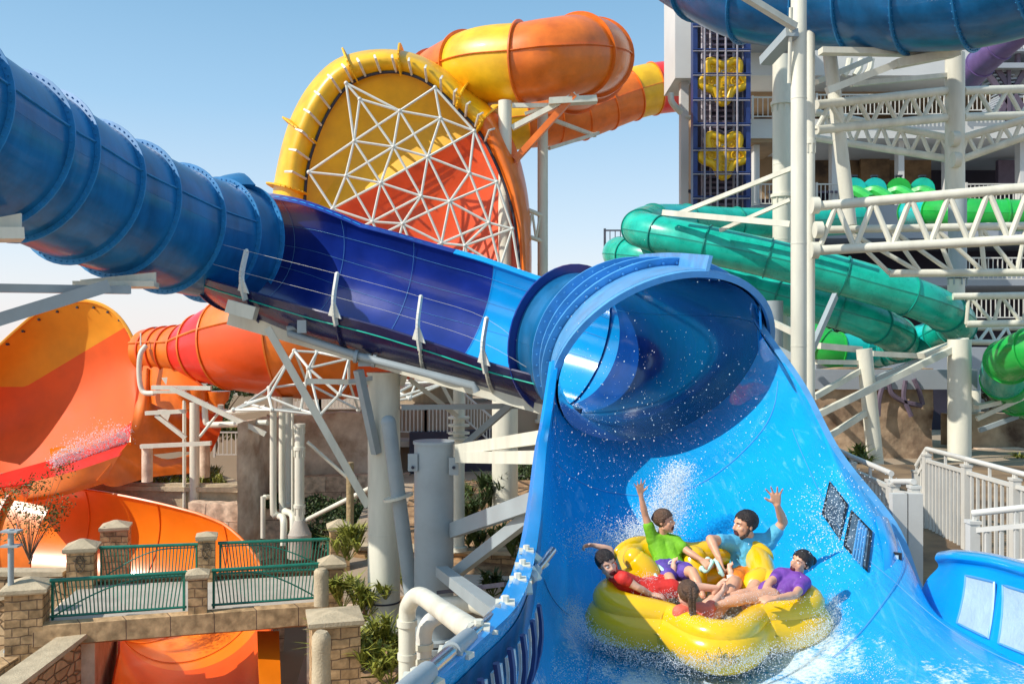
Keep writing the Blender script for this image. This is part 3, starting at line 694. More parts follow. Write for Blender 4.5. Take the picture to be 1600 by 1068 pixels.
# ================================================================== ORANGE UPPER TUBE
otube = thing('orange_tube_slide', 'orange and yellow tube slide curling over the tall wave wall', 'water slide', P(900, 200, 40))
o1 = PL([(665, 165, 41), (690, 133, 39.6), (735, 110, 38), (768, 102, 37.2), (816, 99, 36.6), (860, 92, 36.4), (905, 86, 37.2), (930, 90, 39.4), (925, 105, 42.5), (895, 125, 45)])
tube_slide(otube, o1, 1.50, [0, 1, 2, 4, 6, 7, 8, 9], ['orange', 'orange', 'yellow', 'orange', 'orange', 'orange', 'orange'], 'orange', k=6, fh=.16, fw=.06, n=36, seam=(R(2), R(182)), seam_h=.10)
o2 = PL([(760, 200, 50), (820, 190, 50), (865, 186, 50.5), (905, 178, 51), (945, 163, 51.5), (985, 148, 52), (1020, 139, 52.5), (1075, 133, 53)])
tube_slide(otube, o2, 1.40, [0, 1, 2, 3, 4, 5, 6, 7], ['yellow', 'orange', 'orange', 'orange', 'orange', 'yellow', 'red'], 'orange', k=4, fh=.1, fw=.05, n=30, seam=(R(0),), seam_h=.06)

# ================================================================== LEFT BOWL  (big concave orange wall)
bowl = thing('bowl_slide', 'huge orange bowl wall with yellow top band and splashing red floor at far left', 'water slide', P(100, 740, 36))
def bd(px): return 37.5-((px-60)/180)**2*2.2
top = [(-90, 640), (-30, 572), (20, 522), (70, 484), (130, 471), (175, 486), (205, 525), (221, 580)]
mid = [(-90, 720), (-30, 690), (20, 665), (70, 640), (130, 612), (175, 590), (205, 580), (219, 600)]
low = [(-90, 760), (-30, 745), (20, 735), (70, 722), (130, 705), (175, 690), (202, 676), (212, 655)]
def rowp(l, dd): return [P(x, y, bd(x)+dd) for x, y in l]
g = loft([rowp(top, 0), rowp([((a[0]+b[0])/2, a[1]*.55+b[1]*.45) for a, b in zip(top, mid)], .9), rowp(mid, 1.0), rowp(low, -.6)], 8, 6)
# colour split: diagonal band from lower-left to upper-right
nR, nC_ = len(g), len(g[0])
def topx(i, j): p = g[i][j]; return (p.x/p.y*F+800, 534-p.z/p.y*F)
mbs = {'yellow_dark': MB(), 'orange_red': MB()}
rows_y = []
for j in range(nC_):
    cx = topx(0, j)[0]; rows_y.append(0)
splitv = [0]*nC_
for j in range(nC_):
    for i in range(nR):
        x, y = topx(i, j); by = 604 if x < 40 else 604-(x-40)*.60
        if y > by: splitv[j] = i; break
def colpt(j, y):
    for i in range(nR-1):
        y0, y1 = topx(i, j)[1], topx(i+1, j)[1]
        if y0 <= y <= y1: t = (y-y0)/(y1-y0); return g[i][j]*(1-t)+g[i+1][j]*t
    return g[0][j] if y < topx(0, j)[1] else g[-1][j]
up, dn = [], []
for j in range(nC_):
    x, y0 = topx(0, j); y1 = topx(nR-1, j)[1]; by = 604 if x < 40 else 604-(x-40)*.60; by = min(max(by, y0+.5), y1-1)
    up.append([colpt(j, y0+(by-y0)*k/12) for k in range(13)]); dn.append([colpt(j, by+(y1-by)*k/14) for k in range(15)])
mb = MB(); mb.grid(up); mb.build('upper_band', 'amber', bowl, True)
mb = MB(); mb.grid(dn); mb.build('bowl_wall', 'bowl_red', bowl, True)
mb = MB(); mb.path([r[0]+V((0, -.03, .03)) for r in up], .07, 6); mb.build('top_rim', 'amber', bowl, True)
for j in range(8, nC_-6, 3):
    mb = MB(); p = up[j][1]; mb.cyl(p+V((0, .1, -.05)), p+V((0, -.06, -.05)), .05, n=6); mb.build('bolt', 'dark', bowl)
# red floor with rushing water
fl_ = loft([PL([(212, 655, 35.2), (203, 690, 34.2), (186, 712, 33.4)]), PL([(160, 690, 35.0), (140, 712, 33.6), (118, 735, 32.4)]), PL([(100, 712, 34.6), (70, 735, 33.2), (52, 752, 32.0)]), PL([(0, 740, 34), (-20, 752, 33), (-30, 765, 32)])], 6, 6)
mb = MB(); mb.grid(fl_, .05); mb.build('bowl_floor', 'red', bowl, True)
sheet([PL([(78, 700, 35.6), (78, 712, 34.5)]), PL([(118, 694, 35.6), (122, 702, 34.4)])], 3, 3, 'orange_bright', 'floor_patch', bowl, 0)
# outer lip and underside
sheet([PL([(221, 580, 35.0), (232, 575, 35.0), (238, 590, 35.6)]), PL([(216, 620, 34.8), (232, 620, 34.8), (260, 625, 36)]), PL([(206, 660, 34.4), (228, 668, 34.6), (300, 660, 36)]), PL([(204, 690, 34.0), (222, 710, 34.4), (320, 700, 36)])], 5, 5, 'orange', 'outer_lip', bowl)
sheet([PL([(216, 590, 36.5), (208, 650, 35.8), (203, 692, 34.4)]), PL([(285, 610, 37), (290, 660, 36.4), (250, 704, 35)]), PL([(350, 620, 38), (345, 670, 37), (330, 705, 36.4)])], 5, 5, 'orange_red', 'underside', bowl)
o = sheet([PL([(203, 688, 34.2), (176, 720, 33.2), (150, 750, 32.6)]), PL([(222, 700, 34.4), (205, 735, 33.6), (180, 760, 33.1)]), PL([(262, 718, 35.0), (252, 732, 34.4), (240, 745, 34)]), PL([(330, 700, 36.4), (325, 720, 36), (322, 738, 35.6)])], 5, 5, 'orange', 'underside', bowl)
sheet([PL([(186, 712, 33.35), (170, 740, 32.9), (172, 752, 32.9)]), PL([(118, 735, 32.35), (104, 762, 32.0), (106, 772, 32.0)]), PL([(52, 752, 31.95), (44, 775, 31.6), (40, 785, 31.6)])], 5, 5, 'orange', 'side_skirt', bowl)
rnd = random.Random(9); it = []
for _ in range(6500):
    t = rnd.random(); x = 82+118*t+rnd.gauss(0, 5); y = 722-42*t+rnd.gauss(0, 6+8*math.sin(3*t)); it.append((P(x, y, 33.1+1.1*t), rnd.choice([.006, .008, .010, .018])))
drops('bowl_splash', 'white splashing water rushing over the red bowl floor at left', it)

# ================================================================== MIDDLE RED-ORANGE TROUGH
mid_s = thing('half_pipe_slide', 'red and orange half-pipe slide sweeping up under the open trough', 'water slide', P(380, 620, 34))
mp_ = crv(PL([(229, 547, 36.2), (258, 547, 35.6), (292, 547, 35.0), (345, 540, 34.3), (405, 532, 33.8), (470, 524, 33.8), (540, 516, 34.6), (600, 505, 36)]), 6); fM = frames(mp_)
nM = len(fM); knots = [.78, .84, .92, 1.50, 1.95, 2.3, 2.5, 2.5]
def mr(i): q = i/6; a = min(int(q), 6); return knots[a]*(1-(q-a))+knots[a+1]*(q-a)
for i0, i1, m in ((0, 3, 'orange'), (3, 6, 'orange'), (6, 9, 'orange'), (9, 12, 'orange'), (12, 15, 'red'), (15, 19, 'red'), (19, 27, 'orange_red'), (27, 34, 'orange'), (34, nM-1, 'orange_red')):
    mb = MB(); shell(mb, fM[i0:i1+1], [mr(i) for i in range(i0, i1+1)], R(-90), R(20), 20, -.04); mb.build('trough_section', m if m != 'orange_red' else 'orange_red', mid_s, True)
    mb = MB(); shell(mb, fM[i0:i1+1], [mr(i) for i in range(i0, i1+1)], R(20), R(270), 34, -.04); mb.build('upper_section', 'orange' if m == 'orange_red' else m, mid_s, True)
for i in (3, 6, 9, 12, 15, 19, 27, 34):
    mb = MB(); flange(mb, fM[i], mr(i), .10, .06, n=44); mb.build('flange', 'orange_red' if i < 12 else 'orange', mid_s, True)
mb = MB(); mb.path([ringpt(f, mr(i)+.05, R(20)) for i, f in enumerate(fM)], .05, 6); mb.build('long_seam', 'orange', mid_s, True)
for k in range(9):
    mb = MB(); a = P(236+7*k, 518-.3*k, 36.0-.12*k); mb.path([a, a+V((.14, -.1, .14)), a+V((.42, -.35, .12)), a+V((.38, -.4, 0))], .035, 5); mb.build('lip_clamp', 'dark', mid_s)
for px, py in ((352, 628), (372, 630), (402, 632)):
    mb = MB(); mb.lathe([(.42, .5), (.36, .2), (.2, 0), (.2, -.25)], P(px-60, py, 34.2), 14); mb.build('drain_funnel', 'orange', mid_s, True)
for px, py in ((252, 590), (262, 606), (246, 640)):
    mb = MB(); a = P(px, py, 34.5); mb.add([a, a+V((.55, 0, .05)), a+V((.35, 0, -.5)), a+V((0, .06, 0)), a+V((.55, .06, .05)), a+V((.35, .06, -.5))], [(0,2,1),(3,4,5),(0,1,4,3),(1,2,5,4),(2,0,3,5)]); mb.build('hanger_plate', 'steel', mid_s)
# lower sheet that hangs below the lip on the left
sheet([PL([(226, 540, 35.6), (224, 590, 35.2), (228, 625, 35.0)]), PL([(262, 566, 34.6), (264, 604, 34.5), (266, 640, 34.5)]), PL([(292, 578, 34.1), (330, 616, 34.2), (334, 645, 34.4)])], 5, 5, 'orange', 'side_skirt', mid_s)
# the space frame below it
frame = thing('space_frame', 'pale triangulated steel space frame under the red half-pipe slide', 'frame', P(450, 640, 32.5))
top_n = [P(385, 630, 30.5), P(420, 620, 29.7), P(470, 640, 29.5), P(530, 616, 29.3), P(420, 606, 31.9), P(480, 598, 31.3), P(545, 595, 30.5), P(600, 600, 30.5), P(650, 598, 30.5)]
low_n = [P(365, 640, 29.3), P(482, 575, 29.5), P(495, 505+45, 30.5), P(460, 528+20, 30.3), P(545, 560, 30.1), P(425, 640, 28.9), P(500, 648, 28.9), P(590, 630, 29.3), P(640, 622, 29.5), P(700, 596, 30.1), P(560, 640, 31.3), P(620, 590, 31.9)]
al = top_n+low_n; cnt = 0
for i in range(len(al)):
    near = sorted(range(len(al)), key=lambda j: (al[i]-al[j]).length)[1:5]
    for j in near:
        if j > i or i not in sorted(range(len(al)), key=lambda q: (al[j]-al[q]).length)[1:5]:
            mb = MB(); mb.cyl(al[i], al[j], .045, n=6); mb.build('frame_strut', 'rod', frame, True)
for p in al:
    mb = MB(); mb.ell(p, (.085,)*3, None, 7, 5); mb.build('frame_node', 'rod', frame, True)

# ================================================================== ORANGE RUN-OUT FLUME under the bridge
run = thing('run_out_flume', 'glossy orange open flume curving down and passing beneath the stone bridge', 'water slide', P(260, 900, 27))
rc = crv(PL([(-200, 824, 32.6), (-70, 826, 32), (60, 834, 31.2), (165, 856, 30.4), (256, 888, 29.2), (298, 926, 27.6), (308, 978, 25.6), (306, 1050, 23.4), (305, 1140, 21.2), (300, 1270, 19)]), 7)
fR = frames(rc)
nR_ = len(fR)
ra0 = [R(176+0*i) for i in range(nR_)]; 
RF = [2.45-.55*min(1, max(0, (i-25)/20)) for i in range(nR_)]
TA = [R(152+26*min(1, max(0, (i-28)/10))) for i in range(nR_)]
mb = MB(); shell(mb, fR[:38], RF[:38], TA[:38], R(345), 40, -.05); mb.build('flume_shell', 'orange_bright', run, True)
mb = MB(); shell(mb, fR[37:], RF[37:], TA[37:], R(360), 40, -.05); mb.build('flume_shell', 'orange_red', run, True)
for i in (7, 14, 21, 28, 35):
    mb = MB(); flange(mb, fR[i], RF[i]-.03, .02, .03, TA[i], R(345), 30); mb.build('section_joint', 'orange', run, True)
mb = MB(); mb.path([ringpt(f, RF[i], TA[i]) for i, f in enumerate(fR[:44])], .05, 6); mb.build('flume_rim', 'orange', run, True)
sheet([PL([(402, 985, 23.6), (436, 985, 23.8)]), PL([(404, 1040, 22.2), (438, 1040, 22.4)]), PL([(408, 1100, 20.8), (440, 1100, 21)])], 4, 3, 'orange_bright', 'flume_side', run)
# small enclosed stretch at far left
mb = MB(); fr0 = fR[:20]; shell(mb, fr0, 2.34, R(335), R(400), 12, .05); mb.build('half_cover', 'orange', run, True)
for i in (3, 9, 15):
    mb = MB(); flange(mb, fR[i], 2.36, .16, .07, R(330), R(402), 16); mb.build('flange', 'orange_red', run, True)
# ================================================================== STEEL SUPPORTS
def base_z(x, y): return -3.25 if x > 1.2 else -7.4
def column(px, ytop, ybot, d, r, m, label, group=None, name='support_column', cap=None, px2=None, d2=None, flanges=(), n=24, cat='support column', foot=True):
    a = P(px, ytop, d); b = P(px2 if px2 is not None else px, ybot, d2 or d)
    t = thing(name, label, cat, b, group)
    mb = MB(); mb.cyl(b, a, r, n=n); mb.build('shaft', m, t, True)
    if r > .15 and (b-a).length > 3:
        k_ = int((b-a).length/2.6)
        for q in range(1, k_):
            c = a.lerp(b, (q+.3*random.random())/k_); dd_ = (b-a).normalized()*.012
            mb = MB(); mb.cyl(c-dd_, c+dd_, r*1.012+.004, n=n); mb.build('weld_seam', m, t, True, ang=30)
    if cap:
        mb = MB(); mb.lathe([(r*1.06, 0), (r*1.06, .06)], a-V((0, 0, .05)), n); mb.build('cap_plate', m, t, True)
    for fy in flanges:
        tt = (fy-ytop)/(ybot-ytop); c = a*(1-tt)+b*tt
        mb = MB(); mb.lathe([(r*1.22, -.05), (r*1.22, .05)], c, n); mb.build('flange_ring', m, t, True, ang=30)
        for k in range(8):
            an = k*math.pi/4; mb = MB(); mb.box(c+V((math.cos(an)*r*1.08, math.sin(an)*r*1.08, -.16)), (.03, .03, .22)); mb.build('stiffener', m, t)
    if foot:
        mb = MB(); mb.lathe([(r*1.5, 0), (r*1.5, .12), (r*1.04, .14), (r*1.0, .3)], b, n); mb.build('base_flange', m, t, True, ang=30)
    return t
def arm(t, a, b, w, h, m='steel', name='arm'):
    mb = MB(); mb.bar(P(*a), P(*b), w, h); return mb.build(name, m, t)
def rod(t, a, b, r, m='steel', name='brace', n=10):
    mb = MB(); mb.cyl(P(*a), P(*b), r, n=n); return mb.build(name, m, t, True)
# far-left arm under the blue tube
t = thing('cantilever_support', 'grey cantilever steel arms reaching from the left edge to hold the blue tube', 'steel support', P(-150, 560, 17))
arm(t, (-260, 446, 17), (203, 453, 20.0), .22, .17, 'steel_blue'); arm(t, (-200, 560, 17.2), (170, 446, 19.4), .2, .26, 'steel_blue')
arm(t, (120, 445, 20.2), (245, 445, 20.6), .9, .12); arm(t, (-40, 367, 16.2), (35, 367, 16.6), .8, .2)
for (x0, y0, x1, y1, d) in ((125, 427, 243, 443, 20.3), (-30, 335, 32, 365, 16.4)):
    mb = MB(); p = [P(x0, y0+10, d), P(x1, y0-2, d), P(x1, y1, d), P(x0, y1, d)]; q = [v+V((0, .05, 0)) for v in p]
    mb.add(p+q, [(0,3,2,1),(4,5,6,7),(0,1,5,4),(1,2,6,5),(2,3,7,6),(3,0,4,7)]); mb.build('saddle_plate', 'steel', t)
# big column under the trough
c1 = column(600, 582, 985, 21.6, .375, 'steel', 'thick cream column carrying the open trough, brass band near its foot', 'columns under the trough', cap=1, n=32)
mb = MB(); mb.lathe([(.385, -.02), (.385, .02)], P(600, 938, 21.6), 32); mb.build('strap_band', 'dark', c1, True)
rod(c1, (577, 944, 21.3), (571, 950, 21.2), .05, 'steel_blue', 'lug')
beam0, beam1 = P(362, 497, 22.3), P(905, 650, 19.6)
mb = MB(); mb.bar(beam0, beam1, .30, .32); mb.build('main_beam', 'steel', c1)
mb = MB(); mb.bar(P(357, 478, 21.2), P(400, 490, 21.2), .34, .30); mb.build('beam_end', 'steel', c1)
mb = MB(); mb.path(PL([(472, 510, 21.4), (450, 514, 21.3), (452, 521, 21.3), (560, 556, 20.6), (740, 602, 19.8), (745, 612, 19.8)]), .085, 10); mb.build('drain_pipe', 'steel_blue', c1, True)
for x, y in ((556, 556), (584, 563)):
    mb = MB(); mb.cyl(P(x-2, y, 20.6), P(x+3, y+1, 20.6), .15, n=14); mb.build('pipe_collar', 'steel_blue', c1, True)
for x, y, w_, h_ in ((472, 510, 14, 20), (570, 562, 20, 20), (700, 588, 14, 18)):
    mb = MB(); mb.box(P(x, y, 20.75), (w_/70, .10, h_/70), 0); mb.build('hanger', 'steel_blue', c1)
arm(c1, (418, 512, 21.2), (575, 790, 21.6), .14, .17); arm(c1, (560, 578, 20.8), (588, 708, 21.2), .17, .17, 'steel_blue'); arm(c1, (478, 595, 21.4), (580, 597, 21.5), .12, .12)
arm(c1, (627, 600, 21.6), (640, 560, 21.0), .12, .12); arm(c1, (628, 636, 21.6), (812, 634, 21.4), .12, .12, 'steel_blue'); arm(c1, (530, 598, 21.5), (600, 588, 21.3), .1, .1, 'steel_blue')
arm(c1, (812, 620, 21.2), (720, 700, 22), .14, .14, 'steel_blue'); arm(c1, (640, 592, 21.6), (715, 650, 22), .1, .1)
# front capped column
c2 = column(678, 689, 1010, 19.6, .415, 'steel_blue', 'squat capped column with shade painted grey standing in front of the cream column', 'columns under the trough', cap=1, n=36)  # grey instead of cream: the channel's shade put into the colour
for x in (645, 709):
    mb = MB(); mb.box(P(x, 728 if x > 700 else 722, 19.3), (.20, .05, .36)); mb.build('lug_plate', 'steel_blue', c2); 
    mb = MB(); mb.cyl(P(x, 730, 19.27), P(x, 730, 19.22), .035, n=8); mb.build('bolt', 'dark', c2)
arm(c2, (716, 702, 19.3), (850, 682, 15), .14, .22); arm(c2, (716, 714, 19.3), (842, 714, 15), .14, .22); arm(c2, (708, 828, 19.4), (842, 780, 15), .18, .30, 'steel_blue'); arm(c2, (706, 900, 19.4), (838, 798, 15.5), .16, .22, 'steel_blue')
arm(c2, (690, 892, 18.9), (800, 975, 12), .24, .20, 'steel_blue'); arm(c2, (684, 925, 19), (790, 912, 14), .05, .07, 'dark')
mb = MB(); mb.lathe([(.62, 0), (.62, .08), (.5, .1), (.5, .32), (.6, .34), (.6, .42)], P(678, 1022, 19.6), 28); mb.build('bolted_flange', 'steel_blue', c2, True, ang=30)
# leaning brace pipe between both columns
lp = column(646, 950, 658, 20.6, .165, 'steel_blue', 'leaning grey pipe brace with a round collar between the two columns', None, 'brace_pipe', px2=607, cat='pipe', foot=False)
mb = MB(); mb.cyl(P(622, 774, 20.6), P(623, 778, 20.6), .34, n=24); mb.build('collar', 'steel', lp, True, ang=30)
mb = MB(); mb.ell(P(607, 660, 20.6), (.17,)*3, None, 16, 10); mb.build('end_cap', 'steel_blue', lp, True)
# big white drain pipes in front
pp = thing('drain_pipe', 'fat pale drain pipes bending over beside the stainless hand rail', 'pipe', P(640, 1068, 12))
mb = MB(); mb.path(crv(PL([(636, 1120, 12.5), (636, 1010, 12.5), (636, 965, 12.5), (640, 942, 12.4), (656, 930, 12), (690, 952, 10.5), (745, 990, 8.2)]), 5), .115, 16); mb.build('pipe', 'steel', pp, True)
mb = MB(); mb.path(crv(PL([(662, 1120, 12.8), (662, 1010, 12.8), (664, 985, 12.8), (672, 970, 12.8), (686, 962, 13.0)]), 5), .11, 16); mb.build('pipe', 'rail_white', pp, True)
for x, y, dd, r in ((636, 972, 12.5, .14), (636, 1024, 12.5, .13), (662, 1008, 12.8, .135), (662, 1030, 12.8, .13)):
    mb = MB(); mb.lathe([(r, -.04), (r, .04)], P(x, y, dd), 18); mb.build('pipe_collar', 'steel', pp, True, ang=30)
mb = MB(); mb.path(PL([(690, 945, 18.6), (740, 942, 17.5), (765, 950, 16)]), .17, 14); mb.build('pipe', 'steel', pp, True)
# column with glass-like insulator joint behind
c3 = column(717, 560, 860, 26, .16, 'steel', 'slim cream pole with a caged joint half way up, behind the capped column', None, 'support_pole')
for y in (652, 664, 676, 684): 
    mb = MB(); mb.lathe([(.30, -.03), (.30, .03)], P(717, y, 26), 16); mb.build('joint_disc', 'steel', c3, True, ang=30)
arm(c3, (690, 600, 26), (720, 655, 26), .09, .09); rod(c3, (668, 800, 26), (710, 770, 26), .07)
column(789, 590, 800, 30, .42, 'steel', 'plain thick column half hidden behind the trough beam', 'columns under the trough', 'support_column')
column(848, 165, 660, 37.5, .21, 'steel', 'tall thin white mast holding the orange tube, right of the wave wall', 'tube masts', 'support_mast')
m1 = column(789, 158, 640, 36, .26, 'steel', 'tall white mast behind the wave wall under the yellow tube section', 'tube masts', 'support_mast')
arm(m1, (800, 165, 36), (858, 165, 36), .16, .16); arm(m1, (800, 200, 36), (900, 148, 35.6), .2, .2); arm(m1, (805, 250, 36), (898, 148, 35.6), .24, .24, 'orange'); arm(m1, (858, 185, 38), (930, 212, 40), .14, .14); arm(m1, (858, 232, 38), (935, 208, 40), .14, .14); arm(m1, (820, 178, 36.2), (905, 150, 36), .12, .12)
mb = MB(); a = [P(858, 152, 35.4), P(932, 148, 35.6), P(934, 158, 35.6), P(858, 162, 35.4)]; mb.add(a+[p+V((0, .5, 0)) for p in a], [(0,3,2,1),(4,5,6,7),(0,1,5,4),(1,2,6,5),(2,3,7,6),(3,0,4,7)]); mb.build('saddle_plate', 'steel', m1)
def truss(t, a0, b0, a1, b1, r, rw, nseg, m='steel', ends=True):
    """two chords and zig-zag webs"""
    A0_, B0_, A1_, B1_ = P(*a0), P(*b0), P(*a1), P(*b1)
    for q in ((A0_, B0_), (A1_, B1_)):
        mb = MB(); mb.cyl(q[0], q[1], r, n=14); mb.build('chord', m, t, True)
    for k in range(nseg):
        u, w_, v = k/nseg, (k+.5)/nseg, (k+1)/nseg
        for x, y in ((A1_.lerp(B1_, u), A0_.lerp(B0_, w_)), (A0_.lerp(B0_, w_), A1_.lerp(B1_, v))):
            mb = MB(); mb.cyl(x, y, rw, n=8); mb.build('web', m, t, True)
t = thing('small_truss', 'short white lattice truss joining the mast to the wave wall', 'truss', P(835, 350, 37)); truss(t, (800, 318, 37), (850, 338, 37.4), (800, 360, 37), (850, 378, 37.4), .09, .05, 4)

# pipe cluster left-centre
pc_ = thing('pipe_cluster', 'bundle of cream downpipes with elbows against the rock wall', 'pipe', P(440, 850, 30))
for pts, r in (([(427, 640, 30), (427, 790, 30), (430, 802, 30), (437, 806, 30), (443, 812, 29.6), (443, 852, 29.4)], .11), ([(441, 640, 30.4), (441, 785, 30.4), (446, 798, 30), (455, 802, 29.8), (458, 812, 29.6), (458, 852, 29.4)], .11), ([(411, 775, 30), (411, 840, 30)], .08), ([(413, 776, 30), (420, 776, 30.2)], .08)):
    mb = MB(); mb.path(crv(PL(pts), 4), r, 12); mb.build('pipe', 'steel', pc_, True)
for px, y0, y1, d, r, lab in ((288, 624, 822, 34, .065, 'thin cream pole left of the paired pole under the half-pipe'), (304, 628, 822, 34, .175, 'thicker cream pole under the half-pipe slide'), (449, 620, 790, 33, .2, 'brownish shaded column behind the downpipes')):
    column(px, y0, y1, d, r, 'steel', lab, None, 'support_pole')
for x in (296,):
    pass
c5 = column(468, 664, 835, 29.6, .155, 'steel', 'cream column with bolted conical foot beside the bridge end', None, 'support_column', flanges=(664, 700, 790))
mb = MB(); mb.lathe([(.38, -.7), (.38, .05), (.34, .1), (.18, .5)], P(468, 836, 29.6), 18); mb.build('cone_foot', 'concrete', c5, True, ang=30)
rod(c5, (480, 690, 29.6), (570, 770, 30), .06); rod(c5, (478, 812, 29.6), (578, 762, 28), .07); 
column(457, 640, 820, 29.8, .04, 'steel', 'very thin conduit pole beside the conical-foot column', None, 'conduit_pole', foot=False)
# steelwork under half-pipe
t = thing('steel_bracket_frame', 'cream steel beams and gutter pipes beneath the red half-pipe slide', 'steel support', P(290, 640, 32))
arm(t, (238, 605, 32.5), (330, 606, 32.5), .2, .14); arm(t, (268, 606, 32), (415, 678, 32), .16, .16); arm(t, (228, 645, 33), (290, 642, 33), .2, .14); arm(t, (244, 648, 33), (290, 684, 33), .14, .14); arm(t, (220, 697, 33), (330, 692, 33), .18, .14); rod(t, (312, 682, 31.5), (345, 640, 32.4), .05)
mb = MB(); mb.path(crv(PL([(320, 628, 33), (321, 655, 33), (326, 662, 33), (345, 663, 32.8), (418, 660, 32.4)]), 4), .11, 10); mb.build('gutter_pipe', 'steel', t, True)
mb = MB(); mb.path(crv(PL([(345, 632, 33), (346, 641, 33), (360, 644, 32.8), (415, 637, 32.4)]), 4), .11, 10); mb.build('gutter_pipe', 'steel', t, True)
mb = MB(); mb.path(crv(PL([(228, 540, 34.6), (219, 555, 34.4), (218, 590, 34.4), (224, 612, 34.4), (242, 614, 34.2)]), 4), .10, 10); mb.build('gutter_pipe', 'steel', t, True)
rod(t, (220, 480+40, 34.6), (220, 540, 34.5), .03); arm(t, (240, 612, 33), (290, 612, 33), .2, .1)
for px, y0, y1, d in ((230, 700, 752, 33.2), (320, 695, 745, 35)):
    column(px, y0, y1, d, .19, 'rock', 'short round stone post holding the bowl slide steel' if px < 300 else 'second round stone post right of the paired cream poles', None, 'stone_post', cat='post', foot=False)
column(547, 722, 860, 27.5, .11, 'trunk_pale', 'pale weathered wooden pole beside the right bridge pillars', None, 'wooden_pole', cat='pole', foot=False)

# ================================================================== ROCK WALLS, PLANTER, BACKGROUND LEFT-CENTRE
def rockwall(pts, z0, z1, m, name, label, cat='rock wall', amp=.25, th=.6, n=10, seed=1):
    cp = crv([V((x, y, 0)) for x, y in pts], 8); g = []
    for p in cp:
        row = []
        for k in range(n+1):
            z = z0+(z1-z0)*k/n; q = V((p.x, p.y, z)); dn_ = noise.fractal(q*.8+V((seed*7, 0, 0)), 1, 2, 4)
            row.append(q+V((0, -amp*dn_-.1, (amp*.5*dn_ if k == n else 0))))
        row.append(row[-1]+V((0, th, 0))); row.append(row[-1]+V((0, 0, -1))); g.append(row)
    mb = MB(); mb.grid(g); o = mb.build(name, m, None, True, ang=50); tag(o, label, cat); return o
def XY(px, d): return (P(px, 534, d).x, d)
rockwall([XY(372, 31.5), XY(400, 32.5), XY(425, 34), XY(470, 35.6), XY(520, 36), XY(620, 36.2)], -7.4, -2.75, 'rock', 'rock_wall', 'tall carved red-brown rock wall behind the downpipes', n=14)
rockwall([XY(445, 33.5), XY(480, 34.8), XY(560, 35.2), XY(640, 35.5)], -7.4, -5.05, 'rockblock', 'block_wall', 'pale block base course under the rock wall', amp=.06)
rockwall([XY(296, 33.3), XY(340, 33), XY(380, 33), XY(445, 33.2)], -12, -5.75, 'rockblock', 'boulder_wall', 'pale carved boulder ledge behind the orange flume', amp=.35, n=12, seed=3)
rockwall([XY(640, 36), XY(720, 36.6), XY(800, 37)], -5.2, -3.5, 'void', 'shaded_wall', 'recess wall with shade in its dark colour under the white fence', amp=.05)
# planter with grass
t = thing('planter', 'pale stone walled planter filled with tufty green grass under the bowl slide', 'planter', P(230, 790, 34.6))
mb = MB(); mb.bar(P(128, 776, 34.6), P(385, 779, 34.0), .3, 1.1); mb.build('front_wall', 'cap_stone', t)
mb = MB(); mb.bar(P(126, 760, 34.5), P(388, 764, 33.9), .45, .16); mb.build('coping', 'cap_stone', t)
mb = MB(); mb.bar(P(385, 764, 34.0), P(330, 742, 37.2), .45, .16); mb.build('coping', 'cap_stone', t)
mb = MB(); mb.add([P(132, 762, 34.6), P(380, 764, 34.2), P(330, 738, 37.4), P(190, 738, 37.4)], [(0,1,2,3)]); mb.build('soil_fill', 'soil', t)
def blades(mb, c, h, n, rnd, spread=.6, w=.03, droop=.5):
    for _ in range(n):
        a = rnd.uniform(0, 6.283); k = rnd.uniform(.15, 1)*spread; hh = h*rnd.uniform(.6, 1.1)
        d = V((math.cos(a), math.sin(a), 0)); s_ = V((-d.y, d.x, 0))*w*rnd.uniform(.6, 1.3)
        p0 = c; p1 = c+d*k*hh*.45+V((0, 0, hh*.65)); p2 = c+d*k*hh*1.05+V((0, 0, hh*(1-droop*rnd.random())))
        mb.add([p0-s_*.6, p0+s_*.6, p1+s_, p1-s_, p2], [(0,1,2,3),(3,2,4)])
rnd = random.Random(5); mb = MB()
for _ in range(330):
    u, v = rnd.random(), rnd.random()
    x = (150+200*u)+(v*60 if u < .3 else v*-10*u); c = P(x, 762-24*v, 34.5+2.9*v); blades(mb, c, .46, 9, rnd, .9, .022)
tag(mb.build('planter_grass', 'leaf_yel'), 'tufted green grass in the stone planter', 'grass', kind='stuff')
def plant(px, py, d, h, n, m, label, name='leafy_plant', group=None, seed=0, w=.035, heads=10, cat='plant'):
    rr = random.Random(seed); b = P(px, py, d); mb = MB()
    for k in range(heads):
        c = V((rr.gauss(0, h*.28), rr.gauss(0, h*.2), h*rr.uniform(0, .55))); 
        mb.cyl(V((0, 0, -.05)), c, .012, n=4); blades(mb, c, h*.62, n, rr, 1.05, w)
    o = mb.build(name, m, None, False); o.location = b; tag(o, label, cat, group); return o
G_ = 'spiky garden plants around the supports'
for i, (px, py, d, h, lab) in enumerate([(545, 872, 24.5, 1.0, 'bushy spiky plant behind the square stone pillar'), (535, 950, 22.5, .8, 'spiky plant against the wall left of the thick column foot'), (545, 1055, 19, 1.1, 'large yellow green spiky plant in front of the big pillar'),
        (598, 1030, 19.5, 1.0, 'bright spiky plant at the foot of the thick cream column'), (610, 1068, 18, .8, 'spiky plant at the bottom edge beside the pale drain pipes'), (520, 1010, 20, .7, 'small spiky plant tight against the front pillar'), (575, 960, 21.2, .8, 'spiky plant in front of the thick column band'), (600, 900, 24.5, .7, 'grassy plant half hidden by the thick column'),
        (632, 935, 24, .8, 'spiky plant seen between the two columns'), (660, 1068, 17.5, .5, 'low spiky plant under the pale drain pipes')]):
    plant(px, py, d, h, 30, 'leaf_yel', lab, group=G_, seed=i, w=.028)
